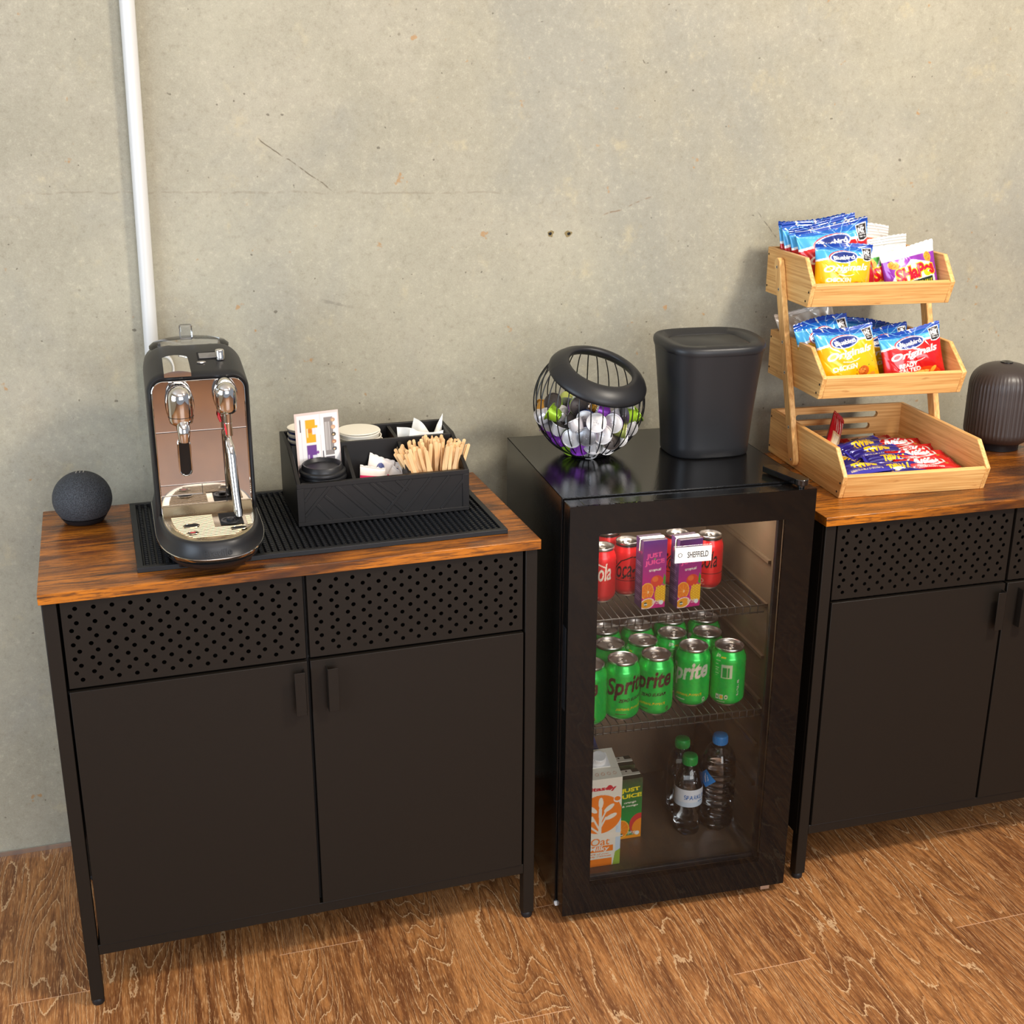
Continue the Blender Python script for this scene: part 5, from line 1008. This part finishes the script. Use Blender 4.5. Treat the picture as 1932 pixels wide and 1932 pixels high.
# mirror face, with joints
fc = MB(); arc = col(0.0715, 0.2725, 0.0004, 0.018, 0.054); fc.add(arc, [tuple(range(len(arc)))]); fpl = fc.build('face_plate', 'mirror', CM)
bz = [(x, -0.0012, z) for x, y, z in col(0.0715, 0.2725, 0, 0.018, 0.054)]; MB().tube(bz, 0.0010, 6).build('face_trim', 'chrome', CM, smooth=40)
b = MB(); gy = -0.0004
for (xa, za, xb, zb) in ((-0.0712, 0.1895, 0.0712, 0.1905), (0.0315, 0.0545, 0.0325, 0.1895), (-0.0712, 0.1015, 0.0315, 0.1023), (-0.0060, 0.0830, -0.0052, 0.1015), (-0.0712, 0.0838, -0.0052, 0.0846)):
    b.box(xa, gy, za, xb, 0.0002, zb, 0); b.box(xa, gy - 0.0002, zb, xb, 0.0002, zb + 0.0006, 1)
b.build('panel_joints', ['dark', 'silver'], fpl)
# drip tray plate
def plate_ring(s_, z): return [(x * s_, y if y > 0 else y * s_, z) for x, y, z in foot_ring(0.0730, 0.1500, z, 0.001)]
dp = MB().rings([plate_ring(1.0, 0.0500), plate_ring(1.0, 0.0548), plate_ring(0.985, 0.0560)], 0).build('drip_tray', 'steel', CM, smooth=40)
b = MB()
for k in range(15):
    y = -0.030 - 0.0072 * k; hw = 0.066 * max(0.0, 1 - ((-y - 0.0) / 0.146) ** 2.6) ** (1 / 2.6) - 0.006
    xr = 0.004 if y > -0.088 else hw
    if hw > 0.01:
        b.tube([(-hw, y, 0.0562), (xr, y, 0.0562)], 0.0013, 6)
        if y > -0.088 and y < -0.045: b.tube([(0.055, y, 0.0562), (0.062, y, 0.0562)], 0.0013, 6)
b.build('tray_ribs', 'steel', dp, smooth=50)
b = MB()
for k in range(14):
    y = -0.0336 - 0.0072 * k; hw = 0.066 * max(0.0, 1 - ((-y - 0.0) / 0.146) ** 2.6) ** (1 / 2.6) - 0.008
    xr = 0.002 if y > -0.088 else hw
    if hw > 0.01: b.box(-hw, y - 0.0013, 0.0558, xr, y + 0.0013, 0.05635)
b.build('tray_grooves', 'dark', dp)
b = MB()
for cx, cy, rx, ry, mm in ((-0.0310, -0.0780, 0.0125, 0.0095, 0), (-0.0310, -0.1130, 0.0090, 0.0065, 0), (0.0400, -0.1080, 0.0125, 0.0080, 0), (-0.0310, -0.1125, 0.0045, 0.0030, 1)):
    z = 0.0580 if mm == 0 else 0.0584
    b.add([(cx + rx * math.cos(a), cy + ry * math.sin(a), z) for a in [2 * PI * k / 28 for k in range(28)]], [tuple(range(28))], mm)
    if mm == 0: b.tube([(cx + rx * math.cos(a), cy + ry * math.sin(a), z - 0.0002) for a in [2 * PI * k / 28 for k in range(28)]], 0.0008, 6, 2, closed=True)
b.build('drain_holes', ['dark', 'red', 'steel'], dp)
b = MB(); b.box(0.0140, -0.0850, 0.0564, 0.0500, -0.0280, 0.0574, 0); b.lathe([(0.0160, 0.0574), (0.0150, 0.0590), (0.0120, 0.0590), (0.0110, 0.0578), (0.006, 0.0578), (0.006, 0.0615), (0.0045, 0.0622), (0.0005, 0.0622)], 28, (0.0300, -0.0690, 0), 1); b.build('steam_rest', ['dark', 'rubber'], dp, bevel=0.0008)
# raised back lip of the tray
MB().prism([(0.0, 0.055), (0.0, 0.068), (-0.0030, 0.068), (-0.014, 0.0575), (-0.020, 0.055)], 'x', -0.0712, 0.0712).build('tray_back', 'steel', CM, bevel=0.001)
# brew head
def dome(cx, cy, r, zb, zt, n=28, m=8):
    prof = [(r * 0.75, zb), (r * 0.93, zb + 0.003), (r, zb + 0.009), (r, zt - r)] + [(max(0.0004, r * math.cos(PI / 2 * k / m)), zt - r + r * math.sin(PI / 2 * k / m)) for k in range(1, m + 1)]
    return MB().lathe(prof, n, (cx, cy, 0), cap0=True, cap1=False)
h1 = dome(-0.0305, -0.0200, 0.0195, 0.2080, 0.2700).build('brew_head', 'chrome', CM, smooth=40)
b = MB(); b.rings([[(-0.0305 + 0.0225 * math.cos(a) * s_, y, 0.236 + (0.034 * s_) * math.sin(a)) for a in [2 * PI * k / 36 for k in range(36)]] for s_, y in ((1, -0.0005), (1, -0.010), (0.92, -0.014))]); b.build('head_collar', 'chrome', h1, smooth=40)
b = MB(); b.tube([(-0.0305 + 0.0197 * math.cos(a), -0.020 + 0.0197 * math.sin(a), 0.2210) for a in [2 * PI * k / 40 for k in range(40)]], 0.0004, 5, closed=True); b.build('head_joint', 'dark', h1)
b = MB(); b.tube([(-0.0290, -0.030, 0.2120), (-0.0290, -0.037, 0.2040), (-0.0290, -0.0385, 0.1960), (-0.0290, -0.0370, 0.1840)], [0.010, 0.0105, 0.0095, 0.0080], 20); sp = b.build('spout', 'chrome', CM, smooth=50)
def pill(cx, z0, z1, hw, y, n=12): return [(cx + hw * math.cos(a), y, z1 - hw + hw * math.sin(a)) for a in [PI * k / n for k in range(n + 1)]] + [(cx + hw * math.cos(a), y, z0 + hw + hw * math.sin(a)) for a in [PI + PI * k / n for k in range(n + 1)]]
b = MB(); p_ = pill(-0.0290, 0.1180, 0.1790, 0.0092, -0.0030); b.add(p_, [tuple(range(len(p_)))], 0); b.tube([(x, -0.0035, z) for x, y, z in p_], 0.0013, 8, 1, closed=True); b.build('spout_guard', ['border', 'chrome'], CM, smooth=40)
b = MB(); b.box(-0.0215, -0.030, 0.2060, -0.0190, -0.018, 0.2230); b.build('warning_tag', 'red', h1, bevel=0.0008)
# steam head and wand
h2 = dome(0.0405, -0.0220, 0.0165, 0.2220, 0.2720).build('steam_head', 'chrome', CM, smooth=40)
b = MB(); b.rings([[(0.0405 + 0.0195 * math.cos(a) * s_, y, 0.247 + (0.029 * s_) * math.sin(a)) for a in [2 * PI * k / 36 for k in range(36)]] for s_, y in ((1, -0.0005), (1, -0.012), (0.92, -0.016))]); b.build('head_collar', 'chrome', h2, smooth=40)
b = MB(); b.tube([(0.0405, -0.022, 0.2240), (0.0405, -0.023, 0.2100), (0.0400, -0.024, 0.1960)], [0.0075, 0.0068, 0.0060], 18); b.tube([(0.0400, -0.024, 0.2060), (0.0400, -0.024, 0.1850)], 0.0070, 18); b.build('steam_joint', 'chrome', CM, smooth=40)
b = MB(); b.tube([(0.0400, -0.026, 0.1840), (0.0390, -0.034, 0.1790), (0.0400, -0.0420, 0.1700), (0.0410, -0.0460, 0.1560), (0.0425, -0.0540, 0.1000), (0.0440, -0.0600, 0.0700)], [0.0045, 0.0052, 0.0068, 0.0072, 0.0070, 0.0070], 20); b.tube([(0.0440, -0.0600, 0.0720), (0.0444, -0.0625, 0.0610)], [0.0074, 0.0066], 20); b.build('steam_wand', 'chrome', CM, smooth=50)
b = MB(); b.tube([(0.0290, -0.006, 0.2220), (0.0285, -0.010, 0.2130), (0.0305, -0.012, 0.2050)], [0.0022, 0.0030, 0.0020], 10); b.tube([(0.0352, -0.028, 0.2060), (0.0358, -0.030, 0.1960), (0.0366, -0.031, 0.1880)], [0.0012, 0.0016, 0.0010], 8); b.build('silicone_tab', 'red', CM, smooth=50)
# top controls on the slope
def slope(y): return 0.2850 + (y - 0.012) * 0.0198 / 0.1
b = MB(); rs = []
for k in range(9):
    y = -0.009 + 0.068 * k / 8; w_ = 0.0195 + 0.0012 * (1 - k / 8); z = slope(max(y, 0)) + 0.0085 - 0.004 * (abs(k - 4) / 4) ** 2; rs.append([(-0.0300 + w_ * q, y, z + 0.0035 * (1 - q * q)) for q in (-1, -.66, -.33, 0, .33, .66, 1)] + [(-0.0300 + w_ * q, y, z - 0.006) for q in (1, -1)])
b.rings(rs); b.build('capsule_lever', 'chrome', CM, smooth=40)
b = MB(); za = slope(0.068) + 0.0006; b.M = Matrix.Translation((0, 0.068, za)) @ Matrix.Rotation(math.atan(0.198), 4, 'X'); b.box(0.0060, -0.014, -0.001, 0.0450, 0.015, 0.0006, 0); b.box(0.0085, -0.011, 0.0006, 0.0370, 0.010, 0.0012, 1); b.build('display', ['dark', 'foil_grey'], CM, bevel=0.0005)
MB().lathe([(0.0072, 0.0), (0.0072, 0.0145), (0.0062, 0.0160), (0.0005, 0.0162)], 28, (0.0410, 0.052, slope(0.052)), cap1=False).build('dial', 'chrome', CM, smooth=40)
b = MB(); b.rings([[(0.0105 + 0.0075 * s_ * math.cos(a), 0.042 + 0.0042 * s_ * math.sin(a), slope(0.042) + z) for a in [2 * PI * k / 24 for k in range(24)]] for s_, z in ((1, 0), (1, 0.0012), (0.8, 0.0022))]); b.build('start_button', 'silver', CM, smooth=40)
# embossed name on the base rim
b = MB()
def on_band(x, y):
    a = 0.0810; xx = x + 0.002; q = min(1, abs(xx) / a); fr_ = (1 - q ** 2.5) ** (1 / 2.5); t_ = y / 0.013; bf = 0.1615 - 0.0035 * t_
    return (xx, -(bf * fr_) - 0.0006, 0.0340 + y * 0.95)
b.text('Breville', 0.0145, on_band, bold=0.02, cuts=0.003); b.build('name_lettering', 'rubber', CM)
# ================================================================== CADDY
CX, CY, CA, CZ = 0.4240, -0.2300, 0.0252, H + 0.0080
cd = thing('drinks_caddy', 'black wooden organiser box on the bar mat holding cups, lids and stirrers', 'organiser', (CX, CY, CZ), CA)
cw, cdp, hF, hB, yk, th = 0.3035, 0.1820, 0.0750, 0.1215, 0.0860, 0.0075
sidep = [(0, 0), (cdp, 0), (cdp, hB), (yk + 0.010, hB - 0.003), (yk - 0.008, hB - 0.010), (0.0, hF)]
for x in (0, cw - th): MB().prism(sidep, 'x', x, x + th).build('side_wall', 'caddy', cd, bevel=0.0012)
MB().box(th, cdp - th, 0, cw - th, cdp, hB).build('back_wall', 'caddy', cd, bevel=0.001)
MB().box(th, th, 0, cw - th, cdp - th, 0.004).build('bottom', 'caddy', cd)
MB().box(th, 0, 0, cw - th, th, hF).build('front_wall', 'caddy', cd, bevel=0.001)
ym = 0.0885; MB().box(th, ym, 0.004, cw - th, ym + 0.006, hB - 0.004).build('divider', 'caddy', cd, bevel=0.0008)
d1, d2 = 0.0980, 0.1960
MB().prism([(th, 0.004), (ym, 0.004), (ym, hB - 0.010), (yk - 0.008, hB - 0.014), (th, hF - 0.002)], 'x', d1, d1 + 0.006).build('divider', 'caddy', cd)
MB().prism([(th, 0.004), (cdp - th, 0.004), (cdp - th, hB - 0.003), (yk, hB - 0.010), (th, hF - 0.002)], 'x', d2, d2 + 0.006).build('divider', 'caddy', cd)
# carved front: raised strips forming slanted panels
b = MB(); fy = -0.0012; zb_, zt_ = 0.007, hF - 0.008; xl_, xr_ = 0.012, cw - 0.012
fy = -0.0018
def strip(x0_, z0_, x1_, z1_, wd=0.0052):
    global fy
    fy = (-0.0016 if z1_ > z0_ else -0.0014) - random.random() * 0.00005
    d = Vector((x1_ - x0_, z1_ - z0_)); L_ = d.length; n_ = Vector((-d.y, d.x)) / L_ * wd / 2
    b.prism([(x0_ + n_.x, z0_ + n_.y), (x0_ - n_.x, z0_ - n_.y), (x1_ - n_.x, z1_ - n_.y), (x1_ + n_.x, z1_ + n_.y)], 'y', fy, 0.001)
fy = -0.0018
b.box(0, fy, 0, cw, 0.001, zb_); b.box(0, fy, zt_, cw, 0.001, hF); b.box(0, fy, zb_, xl_, 0.001, zt_); b.box(xr_, fy, zb_, cw, 0.001, zt_)
strip(xl_, zb_ + 0.010, xl_ + 0.046, zt_ + 0.001); strip(xl_, zb_ + 0.036, xl_ + 0.018, zt_)
for xa in (0.055, 0.085, 0.115): strip(xa + 0.012, zt_, xa + 0.072, zb_)
strip(0.047, zt_ - 0.016, 0.092, zb_); strip(0.032, zb_ + 0.030, 0.058, zb_)
for xb in (0.150, 0.185, 0.218, 0.252): strip(xb, zb_, xb + 0.050, zt_)
strip(0.138, zt_, 0.176, zb_ + 0.030); strip(0.172, zt_, 0.192, zb_ + 0.040)
b.build('carved_front', 'caddy', cd, bevel=0.0005)
CDM = Matrix.Translation((CX, CY, CZ)) @ Matrix.Rotation(CA, 4, 'Z')
def in_caddy(x, y, z, rot=None):
    m = CDM @ Matrix.Translation((x, y, z)); return m @ rot if rot is not None else m
# cup lids
def lid_():
    t = thing('cup_lid', 'black plastic takeaway cup lid topmost on the stack in the caddy', 'cup lid', group='stack of black cup lids in the caddy')
    b = MB(); b.lathe([(0.0380, 0.0), (0.0402, 0.0008), (0.0407, 0.0035), (0.0398, 0.0055), (0.0380, 0.0065), (0.0362, 0.0075), (0.0345, 0.0150), (0.0335, 0.0160), (0.0315, 0.0160), (0.0285, 0.0110), (0.0280, 0.0100), (0.0005, 0.0096)], 56, cap0=False, cap1=False); b.build('rim', 'matte', t, smooth=35)
    b = MB(); b.box(-0.004, 0.0310, 0.0160, 0.004, 0.0335, 0.0163); b.build('sip_hole', 'dark', t); return t
l0 = lid_(); LN = ['black cup lid lying topmost on the stack in the caddy', 'black cup lid second from the top of the stack', 'black cup lid third from the top of the stack', 'black cup lid fourth from the top of the stack', 'black cup lid at the bottom of the stack']
for k, (dx, dy) in enumerate(((0, 0), (0.0025, 0.001), (-0.001, -0.001), (0.0015, 0.0), (0.0, 0.001))):
    o = l0 if k == 0 else copy_tree(l0); o['label'] = LN[k]; place(o, in_caddy(0.0530 + dx, 0.0470 + dy, 0.0790 - 0.0078 * k - (0.001 if k else 0), Matrix.Rotation(0.05 * k, 4, 'Z') @ Matrix.Rotation(math.radians(2 if k == 0 else 1), 4, 'X')))
# cups: a nested stack of striped cups and a nested stack of wide cream cups
def cup(rt, rb, hh, label, stripes, group):
    t = thing('paper_cup', label, 'paper cup', group=group); b = MB(); b.lathe([(rb, 0), (rt, hh - 0.002), (rt + 0.0012, hh - 0.001), (rt + 0.0012, hh + 0.0008), (rt - 0.0006, hh + 0.0008), (rt - 0.0012, hh - 0.002), (rb - 0.001, 0.003), (0.0005, 0.003)], 48, cap0=True, cap1=False); b.build('cup_wall', 'cupwhite', t, smooth=40)
    if stripes: b = MB(); b.lathe([(rt - 0.0002, hh - 0.0075), (rt + 0.0003, hh - 0.0035)], 48, cap0=False, cap1=False); b.build('dark_band', 'navy', t, smooth=40)
    return t
c0 = cup(0.0325, 0.024, 0.078, '', True, 'stack of banded paper cups in the caddy')
cl = ['banded paper cup topmost of the nested stack behind the info card'] + ['banded paper cup %s from the top of the nested stack' % w_ for w_ in ('second', 'third', 'fourth', 'fifth')]
for k in range(5):
    o = c0 if k == 0 else copy_tree(c0); o['label'] = cl[k]; place(o, in_caddy(0.0425, 0.139, 0.0590 - 0.0105 * k, Matrix.Rotation(0.3 * k, 4, 'Z')))
c1 = cup(0.0380, 0.030, 0.045, '', False, 'stack of cream cups in the middle of the caddy')
cl = ['cream lid-like cup topmost in the middle of the caddy', 'cream cup second in the middle stack', 'cream cup third in the middle stack']
M['creamlid'] = plain('cream_lid_card', (240, 234, 216), 0.5)
for k in range(3):
    o = c1 if k == 0 else copy_tree(c1); o['label'] = cl[k]; place(o, in_caddy(0.1360 + 0.002 * k, 0.1350, 0.0790 - 0.0085 * k, Matrix.Rotation(math.radians(2), 4, 'X')))
o = MB().lathe([(0.0375, 0.0), (0.0385, 0.0016), (0.0380, 0.0024), (0.0005, 0.0026)], 48, cap1=False).build('card_disc', 'creamlid', None, smooth=40); tag(o, 'round cream card lid lying on the middle cup stack', 'lid'); place(o, in_caddy(0.1360, 0.1350, 0.1240))
# wafers
for k, (dx, dz, rz, lb) in enumerate(((0, 0, 0.1, 'brown ridged biscuit lying right of the cream cups'), (0.002, 0.007, 0.3, 'second brown biscuit on top of the first beside the cream cups'))):
    b = MB(); b.box(-0.011, -0.022, 0, 0.011, 0.022, 0.006)
    for q in range(6): b.box(-0.011, -0.020 + 0.0072 * q, 0.006, 0.011, -0.017 + 0.0072 * q, 0.0068)
    M.setdefault('biscuit', plain('baked_biscuit', (196, 130, 60), 0.7, grain=0.25, gs=300)); o = b.build('biscuit', 'biscuit', None, bevel=0.001); tag(o, lb, 'biscuit', 'biscuits in the caddy'); place(o, in_caddy(0.1830 + dx * 0, 0.128 + dx, 0.088 + dz, Matrix.Rotation(rz * 0.3, 4, 'Z')))
b = MB().box(0.172, 0.104, 0.004, 0.194, 0.152, 0.0875)
o = b.build('paper_packet', 'kraft' if 'kraft' in M else 'cream', None, bevel=0.001); tag(o, 'slim cream box standing under the biscuits in the caddy', 'packet'); place(o, CDM)
# info card
ic = Art(170, 300, (236, 228, 222)); ic.rect(0, 0, 1, 1, (226, 206, 198)); ic.rect(0.05, 0.03, 0.97, 0.97, (238, 236, 236)); ic.line([(0.56, 0), (0.57, 1)], 0.006, (220, 206, 200)); ic.line([(0.13, 0), (0.13, 0.9)], 0.004, (200, 190, 196))
ic.rect(0.235, 0.62, 0.46, 0.91, (232, 172, 10)); ic.rect(0.235, 0.28, 0.46, 0.59, (108, 58, 140)); ic.rect(0.38, 0.72, 0.47, 0.80, (222, 226, 236)); ic.ell(0.48, 0.82, 0.018, 0.018, (232, 180, 20)); ic.ell(0.33, 0.77, 0.03, 0.03, (214, 130, 20)); ic.rect(0.36, 0.38, 0.47, 0.46, (222, 222, 230)); ic.ell(0.48, 0.49, 0.015, 0.02, (130, 70, 150)); ic.rect(0.66, 0.44, 0.86, 0.92, (140, 132, 128))
for k in range(5): ic.rect(0.685 + 0.022 * k, 0.50, 0.692 + 0.022 * k, 0.86, (220, 216, 212)); ic.ell(0.865, 0.88 - 0.092 * k, 0.030, 0.026, [(190, 150, 120), (206, 160, 130), (70, 60, 50), (180, 120, 90), (60, 60, 70)][k]); ic.ell(0.86, 0.875 - 0.092 * k, 0.012, 0.012, (226, 196, 150))
ic.rect(0.66, 0.28, 0.86, 0.42, (96, 92, 100)); ic.ell(0.86, 0.33, 0.018, 0.018, (236, 190, 20))
ic.rect(0.105, 0.76, 0.128, 0.92, (70, 60, 70)); ic.rect(0.59, 0.34, 0.612, 0.50, (70, 60, 70)); ic.rect(0.26, 0.69, 0.28, 0.80, (248, 230, 190)); ic.rect(0.26, 0.37, 0.28, 0.47, (220, 200, 230))
t = thing('info_card', 'upright white card printed with a yellow and a purple square, standing in the caddy', 'card'); w_, h_ = 0.078, 0.142
s = Sheets(); rx = 0.006
s.add(lambda u, v: ((u - .5) * w_, 0 * u, v * h_), 90, 150, ic); s.add(lambda u, v: ((.5 - u) * w_, 0 * u + 0.0008, v * h_), 4, 4, (238, 236, 234)); s.add(lambda u, v: ((u - .5) * w_, 0.0008 * v, 0 * u + h_), 3, 2, (226, 206, 198)); s.add(lambda u, v: (0 * u - w_ / 2, 0.0008 * (1 - u), v * h_), 2, 3, (226, 206, 198)); s.build('card_sheet', 'card', t, smooth=0)
place(t, in_caddy(0.0565, 0.0835, 0.0050 + 0.030, Matrix.Rotation(math.radians(4), 4, 'Z') @ Matrix.Rotation(math.radians(-1), 4, 'X') @ Matrix.Rotation(math.radians(-1.5), 4, 'Y')))
# sachets
sa = Art(120, 90, (238, 226, 216)); sa.rect(0, 0, 1, 0.16, (226, 30, 90)); sa.ell(0.5, 0.62, 0.22, 0.20, (40, 56, 120)); sa.ell(0.5, 0.55, 0.24, 0.15, (238, 226, 216)); sa.rect(0.28, 0.36, 0.72, 0.46, (24, 30, 100)); sa.rect(0.42, 0.50, 0.58, 0.72, (40, 56, 120))
sr = Art(120, 90, (232, 30, 96)); sr.rect(0, 0.72, 1, 1, (238, 226, 214)); sr.rect(0.1, 0.45, 0.8, 0.49, (250, 160, 190))
def sachet(art, label, m4):
    t = thing('sugar_sachet', label, 'sachet', group='sachets in the caddy'); f, g = pillow(0.046, 0.060, 0.006, 0.08, 0.08, 41, 1.2, 0.01); s = Sheets(); s.add(f, 60, 60, art); s.add(g, 16, 16, (236, 226, 218)); s.build('paper_sleeve', 'card', t); return place(t, m4)
R_ = lambda a, ax: Matrix.Rotation(math.radians(a), 4, ax)
sachet(sa, 'white sachet with a dark blue crest standing in the caddy', in_caddy(0.1500, 0.060, 0.034, R_(-6, 'Z') @ R_(-22, 'X') @ R_(14, 'Y')))
sachet(sr, 'pink and white sachet leaning left of the crested sachet', in_caddy(0.1370, 0.040, 0.022, R_(4, 'Z') @ R_(-10, 'X') @ R_(6, 'Y')))
sachet(sr, 'pink sachet half hidden right of the crested sachet', in_caddy(0.1640, 0.052, 0.012, R_(-20, 'Z') @ R_(-14, 'X') @ R_(32, 'Y')))
sachet(sa, 'white and pink sachet leaning on the divider beside the stirrers', in_caddy(0.1880, 0.060, 0.020, R_(-62, 'Z') @ R_(-8, 'X') @ R_(-6, 'Y')))
# napkins
def napkin(label, m4, seed, pts):
    r = np.random.RandomState(seed); b = MB()
    P = [Vector(p) for p in pts]; n = 10
    def q(i, j):
        u, v = i / n, j / n; p = (P[0] * (1 - u) * (1 - v) + P[1] * u * (1 - v) + P[2] * u * v + P[3] * (1 - u) * v); return (p.x, p.y + 0.004 * math.sin(7 * u + seed), p.z + 0.004 * math.sin(5 * u + 4 * v + seed) * v)
    vs = [q(i, j) for j in range(n + 1) for i in range(n + 1)]; off = [(x, y + 0.0012, z) for x, y, z in vs]
    fs = [(j * (n + 1) + i, j * (n + 1) + i + 1, (j + 1) * (n + 1) + i + 1, (j + 1) * (n + 1) + i) for j in range(n) for i in range(n)]
    b.add(vs, fs); b.add(off, [f[::-1] for f in fs]); o = b.build('paper_napkin', 'paper', None, smooth=70); tag(o, label, 'napkin', 'napkins in the caddy'); o.matrix_world = m4; return o
napkin('white folded napkin with a flat top edge at the left of the back right compartment', CDM, 1, [(0.206, 0.112, 0.05), (0.240, 0.104, 0.05), (0.246, 0.104, 0.118), (0.204, 0.118, 0.132)])
napkin('white napkin with a pointed corner in the middle of the back right compartment', CDM, 2, [(0.215, 0.128, 0.05), (0.270, 0.130, 0.05), (0.272, 0.124, 0.108), (0.240, 0.134, 0.140)])
napkin('white napkin whose corner sweeps up above the caddy\'s right edge', CDM, 3, [(0.240, 0.112, 0.06), (0.280, 0.116, 0.06), (0.300, 0.160, 0.140), (0.262, 0.110, 0.098)])
napkin('white napkin folded low in front of the other napkins', CDM, 4, [(0.212, 0.100, 0.05), (0.276, 0.100, 0.05), (0.284, 0.100, 0.121), (0.222, 0.100, 0.124)])
# stirrers
b = MB(); L2, hw = 0.108, 0.0030
out = [(hw * math.cos(a), L2 - hw + hw * math.sin(a)) for a in [PI * k / 8 for k in range(9)]] + [(hw * math.cos(a), hw + hw * math.sin(a)) for a in [PI + PI * k / 8 for k in range(9)]]
b.prism(out, 'y', -0.0007, 0.0007); s0 = b.build('wooden_stirrer', 'stick', None); RS_ = np.random.RandomState(9); cnt = 0
def stick(m4, lb):
    global cnt
    o = s0 if cnt == 0 else s0.copy()
    if cnt: C.objects.link(o)
    cnt += 1; tag(o, lb, 'coffee stirrer', 'wooden stirrers in the caddy'); o.matrix_world = m4
LBS = {'L': 'wooden coffee stirrer fanned out to the left of the bundle in the caddy', 'M': 'wooden coffee stirrer in the upright middle of the bundle in the caddy', 'R': 'wooden coffee stirrer leaning right at the right of the bundle in the caddy'}
for k in range(44):   # leaning to the left against the divider
    y = 0.014 + 0.066 * RS_.rand(); x = 0.228 + 0.030 * RS_.rand(); stick(in_caddy(x, y, 0.006 + 0.004 * RS_.rand(), R_(RS_.uniform(-25, 25), 'Z') @ R_(RS_.uniform(-4, 10), 'X') @ R_(-RS_.uniform(8, 33), 'Y')), LBS['L'])
for k in range(24):
    y = 0.034 + 0.048 * RS_.rand(); x = 0.232 + 0.034 * RS_.rand(); stick(in_caddy(x, y, 0.006 + 0.008 * RS_.rand(), R_(RS_.uniform(-30, 30), 'Z') @ R_(-RS_.uniform(-2, 8), 'X') @ R_(RS_.uniform(-9, 9), 'Y')), LBS['M'])
for k in range(46):
    y = 0.012 + 0.070 * RS_.rand(); x = 0.252 + 0.030 * RS_.rand(); stick(in_caddy(x, y, 0.006 + 0.006 * RS_.rand(), R_(RS_.uniform(-40, 40), 'Z') @ R_(RS_.uniform(-8, 10), 'X') @ R_(RS_.uniform(4, 19), 'Y')), LBS['R'])
